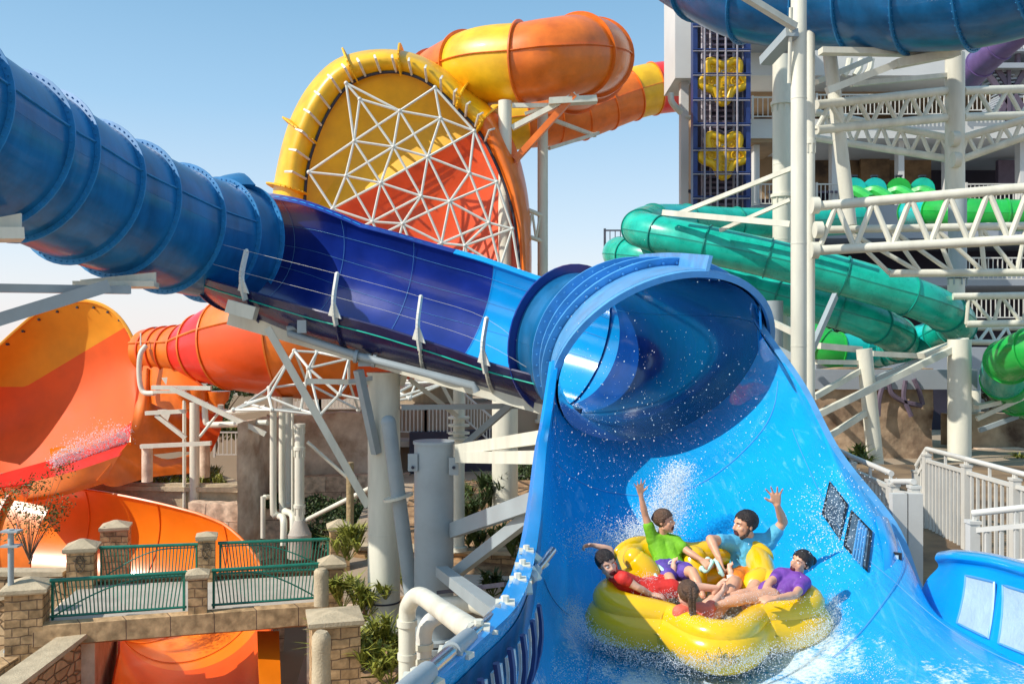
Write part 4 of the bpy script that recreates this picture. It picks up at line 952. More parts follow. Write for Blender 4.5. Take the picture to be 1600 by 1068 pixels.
for i, (px, py, d, h, lab) in enumerate([(760, 800, 30, 1.3, 'dark palm clump below the shaded recess'), (805, 868, 25.5, 1.0, 'palm seedling beside the blue funnel rim'), (735, 820, 29, .9, 'low dark shrub right of the caged pole'), (745, 858, 26.5, .7, 'small bush under the grey steel arms'), (840, 850, 26, .8, 'small palm partly hidden by the funnel rim'), (700, 790, 31, .9, 'leafy shrub behind the capped column'), (770, 928, 20, .5, 'leafy ground shrub beneath the thin dark arm')]):
    plant(px, py, d, h, 34, 'leaf' if i % 2 else 'leaf_dark', lab, 'palm_plant' if i in (0, 1, 4) else 'shrub', G_, 20+i, .03)
# hanging shrubs on the slope behind wooden pole
def leafcloud(mb, c, r, n, rnd, s=.07, sq=(1, 1, 1)):
    for _ in range(n):
        while True:
            p = V((rnd.uniform(-1, 1), rnd.uniform(-1, 1), rnd.uniform(-1, 1)))
            if .15 < p.length < 1: break
        p = V((p.x*r*sq[0], p.y*r*sq[1], p.z*r*sq[2]))+c
        a = V((rnd.gauss(0, 1), rnd.gauss(0, 1), rnd.gauss(0, 1))).normalized(); b = a.cross(V((rnd.gauss(0, 1), rnd.gauss(0, 1), rnd.gauss(0, 1)))).normalized(); k = s*rnd.uniform(.5, 1.3)
        mb.add([p-a*k, p+b*k*.45, p+a*k, p-b*k*.45], [(0,1,2,3)])
rnd = random.Random(11)
for i, (px, py, d, r, lab) in enumerate([(520, 830, 31, 1.0, 'dark creeping shrub on the slope left of the wooden pole'), (556, 850, 30, .8, 'dark creeping shrub right of the wooden pole'), (495, 792, 32.5, .6, 'small shrub on top of the slope beside the cone foot'), (475, 838, 30.5, .5, 'small leafy shrub at the right foot of the cone column'), (548, 800, 32.2, .8, 'leafy shrub high on the slope behind the wooden pole'), (430, 782, 33.0, .4, 'tiny shrub on the boulder ledge behind the downpipes'), (770, 770, 33, .9, 'dark shrub in the shade under the white fence deck'), (822, 742, 34, .7, 'shrub beside the right recess wall'), (570, 810, 31.5, .7, 'sparse creeping shrub against the thick column'), (640, 880, 28, .6, 'dark shrub between the columns')]):
    mb = MB(); leafcloud(mb, V((0, 0, 0)), r, 1500, rnd, .07, (1.3, .6, .75)); mb.cyl(V((0, 0, -r)), V((0, 0, 0)), .03, n=5); o = mb.build('creeping_shrub', 'leaf_dark'); o.location = P(px, py, d); tag(o, lab, 'shrub', 'creeping shrubs on the slope')
# background trees
def tree(px, pyb, d, h, r, n, m, label, name='tree', group=None, seed=0, s=.12, trunk_h=.45, clumps=9, tr=.1):
    rr = random.Random(seed); t = thing(name, label, 'tree', P(px, pyb, d), group)
    o_ = P(px, pyb, d); top_ = o_+V((0, 0, h*trunk_h)); cs = []
    mb = MB(); mb.path(crv([o_, o_+V((r*.08, 0, h*trunk_h*.5)), top_, top_+V((0, 0, h*.3))], 4), [tr*(1-.75*i/12) for i in range(13)], 7)
    for k in range(clumps):
        a = rr.uniform(0, 6.28); q = rr.uniform(.25, 1); c = o_+V((math.cos(a)*r*q, math.sin(a)*r*q, h*(trunk_h+(1-trunk_h)*rr.uniform(.1, .95)))); cs.append(c)
        mb.path(crv([top_-V((0, 0, h*.12)), (top_+c)/2+V((0, 0, -.1*h*.3)), c], 3), [tr*.4-.05*tr*i for i in range(7)], 5)
    mb.build('trunk', 'bark', t, True)
    mb = MB()
    for c in cs: leafcloud(mb, c, r*.42, n//clumps, rr, s, (1, 1, .75))
    mb.build('crown', m, t); return t
tree(760, 655, 44, 3.6, 1.6, 3200, 'leaf', 'yellow green tree beyond the white fence under the trough', seed=2, group='trees in the park beyond', s=.13)
tree(735, 640, 48, 4.2, 1.6, 2600, 'leaf', 'taller loose tree left of the beam column', seed=3, group='trees in the park beyond', s=.14)
tree(818, 660, 45, 3.6, 1.1, 2200, 'leaf', 'narrow tree between beam column and purple tubes', seed=4, group='trees in the park beyond', s=.13)
tree(345, 690, 46, 3.0, 1.5, 2400, 'leaf_dark', 'dark tree seen through the gap behind the stone post', seed=6, group='trees in the park beyond', s=.14)
tree(335, 705, 42, 1.6, 1.1, 1600, 'leaf', 'low bush tree above the picket fence', seed=7, group='trees in the park beyond', s=.11)
# near-left sapling
t = tree(46, 880, 27, 2.9, .95, 1500, 'leaf', 'sparse young tree with thin stems in front of the orange flume', 'sapling', seed=12, s=.05, trunk_h=.15, clumps=22, tr=.035)
# purple tubes
t = thing('purple_tube_slide', 'pair of small purple tube bends behind the funnel rim', 'water slide', P(835, 700, 42))
for y, x0 in ((628, 812), (690, 812)):
    mb = MB(); pts = frames(crv(PL([(x0+8, y+18, 42), (x0+6, y+2, 41.5), (x0+20, y-4, 42), (x0+60, y+2, 43)]), 5)); shell(mb, pts, .62, n=20); mb.build('tube_section', 'purple_tube', t, True)
    for i in (4, 9): mb = MB(); flange(mb, pts[i], .62, .1, .08, n=20); mb.build('flange', 'roofdark', t, True)
# fences
def fence(pts, h, name, label, nb, m='rail_white', group=None, rb=.022, rt=.04, posts=True, hand=False, cat='fence'):
    t = thing(name, label, cat, pts[0], group)
    for a, b in zip(pts, pts[1:]):
        L_ = (b-a).length; up = V((0, 0, 1))
        for z, r_ in ((h, rt), (.12, rt*.8)):
            mb = MB(); mb.bar(a+up*z, b+up*z, r_*2, r_*1.6); mb.build('rail', m, t)
        if hand: mb = MB(); mb.path([a+up*(h+.17), b+up*(h+.17)], rt*1.1, 8); mb.build('hand_rail', m, t, True)
        k = max(2, int(L_*nb))
        mb = MB()
        for i in range(1, k):
            p = a.lerp(b, i/k); mb.bar(p+up*.12, p+up*h, rb*2, rb*2, (0, 1, 0))
        mb.build('baluster_panel', m, t)
        for p in (a, b):
            if posts: mb = MB(); mb.bar(p, p+up*(h+.08), rt*2.4, rt*2.4, (0, 1, 0)); mb.build('post', m, t)
    return t
fence([P(610, 690, 36.4)+V((0,0,.3)), P(665, 692, 36.4)+V((0,0,.3)), P(722, 692, 36.4)+V((0,0,.3))], 1.15, 'white_fence', 'white picket style fence on the deck behind the capped column', 7)
fence([P(722, 655, 37), P(790, 715, 36)], 1.1, 'stair_railing', 'descending dark-topped stair railing right of the caged pole', 6)
fence([P(430, 641, 37.5), P(500, 642, 37.5), P(575, 642, 37.5)], 1.1, 'white_fence', 'white railing on top of the rock wall under the space frame', 7)
fence([P(335, 714, 41), P(375, 714, 41)], 1.1, 'white_fence', 'small white picket fence glimpsed behind the stone post', 6)
block('deck_slab', 'concrete', P(612, 0, 36.4).x, P(724, 0, 36.4).x, 36.2, 40, P(0, 697, 36.4).z, P(0, 690, 36.4).z+.05, 'pale deck edge under the white fence', 'deck')
# beige shed and barrel
t = thing('shed', 'beige corrugated shed beyond the white fence', 'building', P(670, 655, 42))
mb = MB(); mb.box((P(672, 0, 42).x, 43.5, (P(0, 602, 42).z+P(0, 655, 42).z)/2), (3.6, 3, P(0, 602, 42).z-P(0, 655, 42).z)); mb.build('wall', 'beige_panel', t)
mb = MB(); mb.bar(P(622, 604, 41.6), P(724, 592, 41.6), 3.2, .12); mb.build('roof', 'rail_white', t)
mb = MB(); mb.box(P(668, 644, 41.9), (1.6, .1, .7)); mb.build('brown_panel', 'wood_mural', t)

# ================================================================== BRIDGE
BEFORE = set(bpy.data.objects)
ZD = -7.68
NL, NR = V((-12.6, 25.3, ZD)), V((-5.7, 27.2, ZD)); FL, FR_ = V((-13.3, 29.3, ZD)), V((-6.2, 30.6, ZD))
br = thing('footbridge', 'sandstone footbridge crossing above the orange flume', 'bridge', (NL+NR)/2)
dx = (NR-NL).normalized(); dn_ = V((-dx.y, dx.x, 0))
mb = MB(); a = [NL-dx*.3, NR+dx*.2, FR_+dx*.2, FL-dx*.3]; mb.add([p for p in a]+[p+V((0, 0, -.25)) for p in a], [(0,1,2,3),(7,6,5,4),(0,4,5,1),(1,5,6,2),(2,6,7,3),(3,7,4,0)]); mb.build('deck', 'concrete', br)
for s_, e_, nn in ((NL-dx*.35, NR+dx*.25, -dn_), (FL-dx*.35, FR_+dx*.25, dn_)):
    mb = MB(); g = []
    K = 30
    for k in range(K+1):
        p = s_.lerp(e_, k/K); w1 = .03*noise.noise(p*2)
        g.append([p+nn*.25+V((0, 0, .10)), p+nn*(.42+w1)+V((0, 0, .07)), p+nn*(.44+w1)+V((0, 0, -.42+w1)), p+nn*.15+V((0, 0, -.52)), p-nn*.1+V((0, 0, -.45))])
    mb.grid(g, .05); mb.build('fascia', 'fascia', br, True, ang=40)
def pillar(c, w_, z0, z1, label, name='stone_pillar', group='stone pillars of the footbridge', medal=False, capw=1.28, caph=.22):
    t = thing(name, label, 'pillar', (c.x, c.y, z0), group); rz = math.atan2(dx.y, dx.x)
    mb = MB(); mb.box((c.x, c.y, (z0+z1)/2), (w_, w_, z1-z0), rz); o = mb.build('shaft', 'brick', t)
    m_ = Matrix.Rotation(rz, 3, 'Z'); W = w_*capw/2; mb = MB(); vs = []
    for (k, z) in ((W*.93, z1), (W, z1+.05), (W, z1+.14), (.12*W, z1+.14+caph)):
        vs += [V((c.x, c.y, z))+m_ @ V((x*k, y*k, 0)) for x, y in ((-1, -1), (1, -1), (1, 1), (-1, 1))]
    fs = [(3,2,1,0), (12,13,14,15)]
    for r_ in range(3):
        for i in range(4): fs.append((r_*4+i, r_*4+(i+1) % 4, r_*4+4+(i+1) % 4, r_*4+4+i))
    mb.add(vs, fs); mb.build('cap', 'cap_stone', t)
    if medal:   # carved scroll relief
        mb = MB(); f = V((c.x, c.y, 0))+m_ @ V((0, -w_/2-.02, 0))
        zc = z1-.35; X = m_ @ V((1, 0, 0))
        mb.path([f+X*.14*math.cos(a)+V((0, 0, zc+.26*math.sin(a))) for a in [k*math.pi/8 for k in range(16)]], .018, 4, closed=True)
        for s in (-1, 1): mb.path([f+X*s*(.05+.05*math.cos(a*1.7))+V((0, 0, zc-.2+.06*k)) for k, a in enumerate([q*.8 for q in range(8)])], .015, 4)
        mb.path([f-X*.2+V((0, 0, zc+.1)), f+X*.2+V((0, 0, zc+.1))], .015, 4)
        mb.build('carved_emblem', 'bark', t)
    return t
pillar(NL-dx*.55, .92, -12, -6.72, 'near left bridge pillar, widest, at the left end of the near railing')
pillar((NL+NR)/2+V((.30, -.1, 0)), .5, -8.0, -6.62, 'slim middle pillar between the two near railing panels', caph=.12)
pillar(NR+dx*.42+dn_*.1, .62, -9.0, -6.62, 'near right bridge pillar at the end of the near railing', caph=.2)
pillar(FL-dx*.25, .78, -8.6, -6.55, 'far left bridge pillar with a carved emblem', medal=True)
pillar((FL+FR_)/2+V((-.1, 0, 0)), .52, -8.2, -6.35, 'slim far middle pillar carved with a scroll', medal=True, caph=.1)
pillar(FR_+dx*.5, .62, -8.0, -6.2, 'far right bridge pillar, small emblem, behind the near one', medal=True, caph=.2)
c_ = P(181, 810, 34.5); pillar(V((c_.x, 34.5, 0)), .95, -12, -6.95, 'tall square pillar standing alone in front of the orange flume', capw=1.1, caph=.2)
c_ = P(520, 965, 21.2); pillar(V((c_.x, 21.4, 0)), 1.08, -12, -6.42, 'big square pillar with a flat pale cap in front of the bridge end', capw=1.15, caph=.1)
def rough_post(px, y0, y1, d, w_, label):
    a, b = P(px, y0, d), P(px, y1, d); mb = MB(); g = []
    for k in range(15):
        p = a.lerp(b, k/14); g.append([p+V((math.cos(q)*w_*(1+.25*noise.noise(p*3+V((q, 0, 0)))), math.sin(q)*w_, 0))*(1 if k else .5) for q in [j*math.pi/5 for j in range(10)]+[0]])
    g = [[V((x.x if k else x.x, x.y, x.z)) for x in r] for k, r in enumerate(g)]
    # centre properly
    g = []
    for k in range(15):
        p = a.lerp(b, k/14); w2 = w_*(1+.2*noise.noise(p*1.7))*(.7 if k == 0 else 1); g.append([p+V((math.cos(q)*w2, math.sin(q)*w2, .03*noise.noise(p*4+V((q, 1, 0))))) for q in [j*math.pi/5 for j in range(10)]+[0]])
    mb.add([tuple(p) for r in g for p in r], [(i*11+j, i*11+j+1, (i+1)*11+j+1, (i+1)*11+j) for i in range(14) for j in range(10)]+[tuple(range(10))]); o = mb.build('rough_stone_post', 'cap_stone', None, True); tag(o, label, 'stone post')
rough_post(502, 888, 945, 25.5, .2, 'rough weathered stone post against the near right pillar'); rough_post(502, 986, 1085, 19.8, .2, 'tall rough stone post leaning on the big square pillar')
# railings
def bridge_rail(a, b, flip, label, hgt=1.08):
    t = thing('bridge_railing', label, 'railing', a, 'green railings of the footbridge'); up = V((0, 0, 1)); L_ = (b-a).length
    for z, r_, nme in ((hgt, .055, 'top_rail'), (.10, .035, 'bottom_rail')):
        mb = MB(); mb.path([a+up*z, b+up*z], r_, 10); mb.build(nme, 'green_rail', t, True)
    for p in (a.lerp(b, .02), a.lerp(b, .98)):
        mb = MB(); mb.bar(p, p+up*hgt, .06, .06, (0, 1, 0)); mb.build('post', 'green_rail', t)
    # curved diagonal and fanning balusters
    def arc(u): 
        w_ = u if not flip else 1-u; return .10+(hgt-.2)*math.sin(min(1, w_*1.35)*math.pi/2)
    mb = MB(); mb.path([a.lerp(b, .02+.96*u/16)+up*arc(u/16) for u in range(17)], .022, 6); mb.build('arched_bar', 'green_rail', t, True)
    N_ = int(L_/.105)
    for k in range(1, N_):
        u = k/N_; lean = (.5-u)*.30*(1 if not flip else 1)
        p0, p1 = a.lerp(b, min(.98, max(.02, u+lean*.3)))+up*.10, a.lerp(b, u)+up*hgt
        mb = MB(); mb.bar(p0, p1, .028, .028, (0, 1, 0)); mb.build('baluster', 'green_rail', t)
md = (NL+NR)/2
bridge_rail(NL+dx*.0+V((0, 0, .1)), md+V((0, 0, .1))+dx*-.05, False, 'near left green railing panel of the footbridge')
bridge_rail(md+V((0, 0, .1))+dx*.62, NR+V((0, 0, .1))+dx*.05, True, 'near right green railing panel of the footbridge')
md2 = (FL+FR_)/2
bridge_rail(FL+dx*.25+V((0, 0, .1)), md2+V((0, 0, .1))-dx*.35, False, 'far left green railing panel of the footbridge')
bridge_rail(md2+V((0, 0, .1))+dx*.25, FR_+V((0, 0, .1))+dx*.2, True, 'far right green railing panel of the footbridge')
# abutments, stairs, stone walls
def prism(name, m, pts, z0s, z1s, label, cat, parent=None):
    n_ = len(pts); vs = [V((p[0], p[1], z)) for p, z in zip(pts, z0s)]+[V((p[0], p[1], z)) for p, z in zip(pts, z1s)]
    fs = [tuple(range(n_-1, -1, -1)), tuple(range(n_, 2*n_))]+[(i, (i+1) % n_, n_+(i+1) % n_, n_+i) for i in range(n_)]
    mb = MB(); mb.add(vs, fs); o = mb.build(name, m, parent)
    if parent is None: tag(o, label, cat)
    return o
prism('abutment_wall', 'rock', [(-13.1, 25.4), (-11.6, 25.8), (-12.6, 29.6), (-14, 29.2)], [-12.5]*4, [-7.95]*4, 'shaded left abutment wall under the footbridge', 'wall')
prism('abutment_wall', 'rock', [(-5.95, 26.9), (-4.4, 27.3), (-4.8, 31.4), (-6.6, 30.8)], [-12.5]*4, [-7.95]*4, 'dark right abutment wall under the footbridge', 'wall')
prism('retaining_wall', 'rubble', [(-12.0, 25.2), (-11.7, 25.2), (-12.2, 18.6), (-12.6, 18.6)], [-12.5]*4, [-8.0, -8.0, -8.6, -8.6], 'low rubble wall with pale sloping coping running toward the viewer at left', 'wall')
prism('wall_coping', 'cap_stone', [(-12.2, 25.2), (-11.5, 25.2), (-12.0, 18.4), (-12.8, 18.4)], [-8.0, -8.0, -8.6, -8.6], [-7.88, -7.88, -8.48, -8.48], 'pale sloping coping slab on the rubble wall', 'coping')
prism('stone_wall', 'rubble', [(-18, 26.3), (-13.4, 26.3), (-13.4, 26.7), (-18, 26.7)], [-12.5]*4, [-8.3, -7.0, -7.0, -8.3], 'rubble stair wall with stepped coping behind the lamp pole', 'wall')
prism('wall_coping', 'cap_stone', [(-18, 26.2), (-13.4, 26.2), (-13.4, 26.8), (-18, 26.8)], [-8.3, -7.0, -7.0, -8.3], [-8.17, -6.87, -6.87, -8.17], 'sloping stair coping rising to the far left pillar', 'coping')
prism('stone_wall', 'rubble', [(-18.5, 29), (-14, 29), (-14, 29.4), (-18.5, 29.4)], [-12.5]*4, [-7.3]*4, 'level rubble garden wall behind the sapling', 'wall')
prism('wall_coping', 'cap_stone', [(-18.5, 28.9), (-14, 28.9), (-14, 29.5), (-18.5, 29.5)], [-7.3]*4, [-7.16]*4, 'level pale coping on the garden wall', 'coping')
prism('stone_pier', 'brick', [(-13.6, 22.4), (-12.55, 22.4), (-12.55, 23.6), (-13.6, 23.6)], [-12.5]*4, [-8.0]*4, 'cut-off stone pier at the lower left corner', 'pillar')
prism('stone_plinth', 'cap_stone', [(-14.2, 24.2), (-12.4, 24.2), (-12.4, 26.2), (-14.2, 26.2)], [-12.5]*4, [-8.55]*4, 'pale stone plinth carrying the lamp pole', 'plinth')
t = thing('lamp_pole', 'grey lamp pole with two flat cross plates at left', 'lamp', P(17, 1017, 24.8))
mb = MB(); mb.cyl(P(17, 1015, 24.8), P(17, 826, 24.8), .075, n=12); mb.build('pole', 'steel_blue', t, True)
for y in (829, 852): mb = MB(); mb.box(P(18, y, 24.8), (.46, .3, .05)); mb.build('cross_plate', 'steel_blue', t)
mb = MB(); mb.cyl(P(26, 829, 24.8), P(26, 818, 24.8), .01, n=5); mb.build('spike', 'steel_blue', t)
mb = MB(); mb.lathe([(.18, 0), (.18, .04), (.08, .16)], P(17, 1017, 24.8), 10); mb.build('base_flange', 'steel_blue', t, True, ang=30)
# the whole group stands a little nearer than first surveyed: bake that into the meshes
BK = .85; done = set()
for o in set(bpy.data.objects)-BEFORE:
    if o.data is not None and o.data.name not in done:
        done.add(o.data.name); o.data.transform(Matrix.Scale(BK, 4))
    o.location = o.location*BK
# low wall and path right of the bridge
prism('garden_wall', 'brick', [(-4.6, 26.9), (2.0, 25.4), (2.0, 25.8), (-4.6, 27.3)], [-8]*4, [-6.0, -5.9, -5.9, -6.0], 'low orange block garden wall behind the columns', 'wall')
prism('wall_coping', 'cap_stone', [(-4.6, 26.8), (2.0, 25.3), (2.0, 25.9), (-4.6, 27.4)], [-6.0, -5.9, -5.9, -6.0], [-5.9, -5.8, -5.8, -5.9], 'pale coping on the garden wall behind the columns', 'coping')
prism('path', 'concrete', [(-3.4, 24.0), (1.0, 23.4), (1.0, 24.6), (-3.4, 25.4)], [-7.2]*4, [-6.25]*4, '', '')
bpy.data.objects['path'].pop('category', None); tag(bpy.data.objects['path'], 'pale path', kind='structure')
# ================================================================== RIGHT SIDE
def slab(t, px0, px1, y0, y1, d, dep, m, name='slab', parent=True):
    a, b = P(px0, y1, d), P(px1, y0, d); mb = MB(); mb.box(((a.x+b.x)/2, d+dep/2, (a.z+b.z)/2), (b.x-a.x, dep, b.z-a.z)); return mb.build(name, m, t)
# --- multi-storey slide tower building
bt = thing('slide_tower', 'white multi-storey slide tower with open floors, wood panelled mural hall and steel stairs', 'building', P(1400, 430, 46))
slab(bt, 1172, 1900, 62, 118, 46, 14, 'wall_white', 'roof_fascia'); slab(bt, 1172, 1900, 118, 150, 49, 8, 'wall_tan', 'ceiling_band')
slab(bt, 1172, 1900, 186, 216, 45.5, 14, 'wall_white', 'floor_slab'); slab(bt, 1172, 1230, 216, 222, 45.6, 14, 'wall_tan', 'floor_edge')
slab(bt, 1172, 1900, 320, 372, 45.5, 14, 'wall_grey', 'floor_slab'); slab(bt, 1275, 1900, 424, 446, 42, 14, 'wall_grey', 'floor_slab')
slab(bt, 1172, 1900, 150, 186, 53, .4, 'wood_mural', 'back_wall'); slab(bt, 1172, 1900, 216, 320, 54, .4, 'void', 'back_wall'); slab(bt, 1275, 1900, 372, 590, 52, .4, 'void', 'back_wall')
slab(bt, 1275, 1455, 240, 298, 51, .3, 'wood_mural', 'wood_mural_panel'); slab(bt, 1185, 1208, 235, 310, 50, .3, 'wall_tan', 'tan_wall')
slab(bt, 1345, 1390, 245, 285, 50.6, .2, 'wood_mural', 'wood_mural_panel'); slab(bt, 1560, 1600, 250, 300, 50, .3, 'roofdark', 'dark_door')
for x in (1178, 1300, 1404, 1478, 1594): slab(bt, x, x+9, 216, 330, 46.2, .5, 'wall_white', 'pillar')
for x0, x1, y in ((1390, 1490, 302), (1200, 1900, 298)): slab(bt, x0, x1, y, y+3, 46, .1, 'roofdark', 'beam')
slab(bt, 1180, 1290, 60, 62, 44, 2, 'wall_grey', 'parapet')
# small round windows / lamps on the fascia, ceiling pipes
for x in (1328, 1346, 1362):
    mb = MB(); mb.path([P(x, 92, 45), P(x-3, 108, 45), P(x-10, 118, 45)], .16, 8); mb.build('ceiling_pipe', 'steel', bt, True)
# stairs block at top right
st = thing('stair_tower', 'purple shaded steel stairs and landings at the upper right edge', 'stairs', P(1580, 180, 40))
slab(st, 1548, 1680, 98, 106, 39, 3, 'wall_grey', 'landing'); slab(st, 1555, 1680, 76, 80, 39, 3, 'wall_grey', 'landing')
for k in range(13): mb = MB(); mb.box(P(1548+4.6*k if k < 7 else 1548+4.6*(13-k), 112+5.6*k, 40), (.9, 1.2, .07)); mb.build('tread', 'wall_grey', st)
for a, b in (((1540, 110), (1585, 176)), ((1556, 106), (1600, 172)), ((1600, 112), (1560, 182)), ((1575, 106), (1575, 190)), ((1590, 60), (1590, 106))): arm(st, (*a, 39.4), (*b, 39.4), .14, .22, 'roofdark', 'stringer')
mb = MB()
for k in range(22): mb.bar(P(1552+5*k, 76, 39), P(1552+5*k, 56, 39), .04, .04)
mb.bar(P(1548, 56, 39), P(1680, 56, 39), .07, .07); mb.build('landing_rail', 'scaf', st)
for (x0, x1, y, d, lab) in ((1176, 1208, 186, 45.2, 'short white balustrade beside the lift on the upper floor'), (1276, 1476, 182, 45.2, 'long balustrade on the upper floor behind the trusses'), (1500, 1640, 176, 45.2, 'balustrade on the upper floor right of the tall column'), (1176, 1235, 322, 44.5, 'balustrade beside the lift foot'), (1276, 1330, 322, 44.5, 'balustrade left of the small green tube mouths'), (1510, 1650, 322, 44.5, 'balustrade behind the lime tube at right'), (1490, 1650, 500, 40, 'balustrade on the lower floor between the trusses'), (1500, 1640, 440, 41, 'balustrade on the middle floor at right'), (945, 1010, 398, 40, 'small dark railing poking out left of the teal tube')):
    fence([P(x0, y, d), P(x1, y, d)], 1.05, 'balustrade', lab, 5, 'scaf' if 'dark' in lab else 'rail_white', 'balustrades of the slide tower', rb=.018)
# white lift shaft tower and its rafts
wt = thing('white_tower', 'narrow white rendered tower shaft standing on a slender leg', 'tower', P(1070, 330, 42))
slab(wt, 1055, 1084, -60, 122, 41, 3, 'wall_white', 'shaft'); slab(wt, 1084, 1090, -60, 330, 43, 1.5, 'wall_tan', 'side_wall'); slab(wt, 1064, 1076, 122, 350, 41.5, .5, 'wall_white', 'leg'); 
mb = MB(); mb.path(crv(PL([(1048, 146, 40.5), (1050, 160, 40.5), (1064, 176, 40.8)]), 4), .14, 10); mb.build('vent_pipe', 'steel', wt, True)
slab(wt, 1072, 1086, 180, 184, 41.4, .4, 'steel', 'bracket'); slab(wt, 1076, 1088, 296, 300, 41.4, .4, 'dark', 'bracket')
lf = thing('raft_conveyor', 'tall navy framed vertical lift with grey guide bars', 'lift', P(1128, 330, 40))
for x, w_ in ((1083, 7), (1166, 7)): slab(lf, x, x+w_, -20, 332, 39.6, .5, 'lift_blue', 'frame_post')
slab(lf, 1090, 1166, -20, 332, 41.2, .2, 'void', 'back_panel')
for x in (1101, 1121, 1134, 1152): 
    mb = MB(); mb.cyl(P(x, -20, 39.5), P(x, 332, 39.5), .045, n=8); mb.build('guide_bar', 'scaf', lf, True)
for x in (1097, 1110, 1146, 1161):
    mb = MB(); mb.path([P(x, -20+8*k, 40.6+.08*(k % 2)) for k in range(45)], .05, 4); mb.build('drive_chain', 'scaf', lf)
for y in (4, 42, 80, 118, 157, 196, 235, 272, 310):
    mb = MB(); mb.path([P(1083, y, 39.5), P(1172, y, 39.5)], .03, 6); mb.build('cross_bar', 'scaf', lf); mb = MB(); mb.path([P(1083, y-3, 39.5), P(1172, y-3, 39.5), P(1174, y-3, 40.6), P(1082, y-3, 40.6)], .03, 5, closed=True); mb.build('cross_ring', 'lift_blue', lf)
for k in range(12):
    y = -10+29*k; mb = MB(); mb.bar(P(1100, y, 41), P(1150, y+22*(1 if k % 2 else -1), 41), .09, .06); mb.build('lattice_brace', 'scaf', lf)
for k in range(40):
    y = -16+8.6*k; mb = MB(); mb.box(P(1128, y, 40.9), (1.5, .1, .10)); mb.build('conveyor_slat', 'roofdark', lf)
def far_raft():
    t = thing('spare_raft', '', 'raft', P(1129, 126, 40), 'spare yellow rafts riding up the lift'); mb = MB(); s = 37.5/F*40
    lobes = [(-.52, .62), (.52, .62), (.78, -.12), (0, -.86), (-.78, -.12)]
    def rr(a):  # lobed outline
        q = 0
        for lx, ly in lobes:
            la = math.atan2(ly, lx); dd = (a-la+math.pi) % (2*math.pi)-math.pi; q = max(q, math.exp(-(dd/.36)**2))
        return .64+.40*q
    pts = [V((math.cos(a)*rr(a)*s*.93, -.12, math.sin(a)*rr(a)*s*.93)) for a in [k*2*math.pi/70 for k in range(70)]]
    mb.path(pts, .17, 10, closed=True); o = mb.build('outer_tube', 'raft_far', t, True); o.location = (0, 0, 0)
    mb = MB(); mb.add([p+V((0, -.02, 0)) for p in pts]+[V((0, -.10, 0))], [(i, (i+1) % 70, 70) for i in range(70)]); o = mb.build('floor_panel', 'raft_far', t, True); o.location = (0, 0, 0)
    for lx, ly in lobes:
        mb = MB(); c = V((lx*s*.62, -.16, ly*s*.62)); mb.path([c+V((math.cos(a)*.17, 0, math.sin(a)*.17)) for a in [k*math.pi/7 for k in range(14)]], .03, 6, closed=True); mb.ell(c, (.06, .03, .06), None, 8, 6); o = mb.build('seat_ring', 'raft_far', t, True); o.location = (0, 0, 0)
    for k, (lx, ly) in enumerate(((0, .3), (-.32, -.3), (.32, -.3), (-.6, .1), (.6, .1))):
        mb = MB(); c = V((lx*s, -.2, ly*s)); mb.path([c+V((-.09, 0, 0)), c+V((-.07, -.06, .04)), c+V((.07, -.06, .04)), c+V((.09, 0, 0))], .022, 5); o = mb.build('grab_handle', 'steel_blue', t); o.location = (0, 0, 0)
    for k in range(3): mb = MB(); mb.box(V((0, -.17, (-.12-.13*k)*1.0)), (.16 if k != 1 else .07, .04, .07)); o = mb.build('printed_mark', 'raft_shade', t); o.location = (0, 0, 0)
    return t
r1 = far_raft(); r1.location = P(1129, 126, 39.9); r1['label'] = 'upper of the two yellow lobed rafts held in the lift'
def dup(root, loc, label, group=None):
    r = root.copy(); COL.objects.link(r); r.location = loc; r['label'] = label
    for ch in list(root.children):
        c = ch.copy(); COL.objects.link(c); c.parent = r
        for g_ in ch.children:
            d_ = g_.copy(); COL.objects.link(d_); d_.parent = c
    return r
dup(r1, P(1129.5, 241, 39.9), 'lower of the two yellow lobed rafts held in the lift')

# --- blue tube crossing the top right
tb = thing('overhead_tube_slide', 'deep blue bolted tube slide crossing the upper right corner', 'water slide', P(1350, 0, 22))
pts = PL([(1000, -140, 27), (1060, -92, 25.6), (1118, -58, 24.6), (1185, -30, 23.8), (1270, -22, 23.2), (1345, -24, 22.4), (1430, -26, 21.6), (1520, -34, 20.8), (1610, -60, 20), (1720, -100, 19)])
tube_slide(tb, pts, 1.5, [0, 1, 2, 3, 4, 5, 6, 7, 8, 9], ['blue_tube'], 'blue_flange', k=6, fh=.12, fw=.035, nb=56, n=44, seam=None)
# --- columns and trusses
def rcol(px, y0, y1, d, r, lab, px2=None, fl_=(), m='steel', foot=False): return column(px, y0, y1, d, r, m, lab, 'cream support columns on the right', 'support_column', px2=px2, flanges=fl_, foot=foot, n=28)
main = rcol(1248, -30, 700, 21, .175, 'main tall cream column in front of the trusses, right of the lift')
rcol(1266, -30, 740, 22.5, .11, 'thinner column tight behind the main tall column', fl_=(222,))
rcol(1222, 88, 620, 30, .30, 'stout flanged column between the lift and the main column', fl_=(162, 306))
rcol(1283, -30, 352, 23.5, .17, 'leaning cream column crossing the upper trusses', px2=1328)
kc = rcol(1492, 84, 300, 25, .25, 'tall cream column where the two upper trusses meet')
rcol(1496, 300, 430, 30, .28, 'greyish flanged column below the lime tubes', fl_=(432,), m='steel_blue')
rcol(1494, 436, 560, 30, .26, 'column section under the flanged joint behind the teal tube')
rcol(1499, 530, 718, 24, .285, 'thick cream column under the end of the teal tube bend')
rcol(1350, 545, 740, 24, .20, 'leaning cream column under the lower teal tube', px2=1370)
rcol(1300, 560, 690, 34, .55, 'broad grey wall column behind the funnel crest', m='steel_blue')
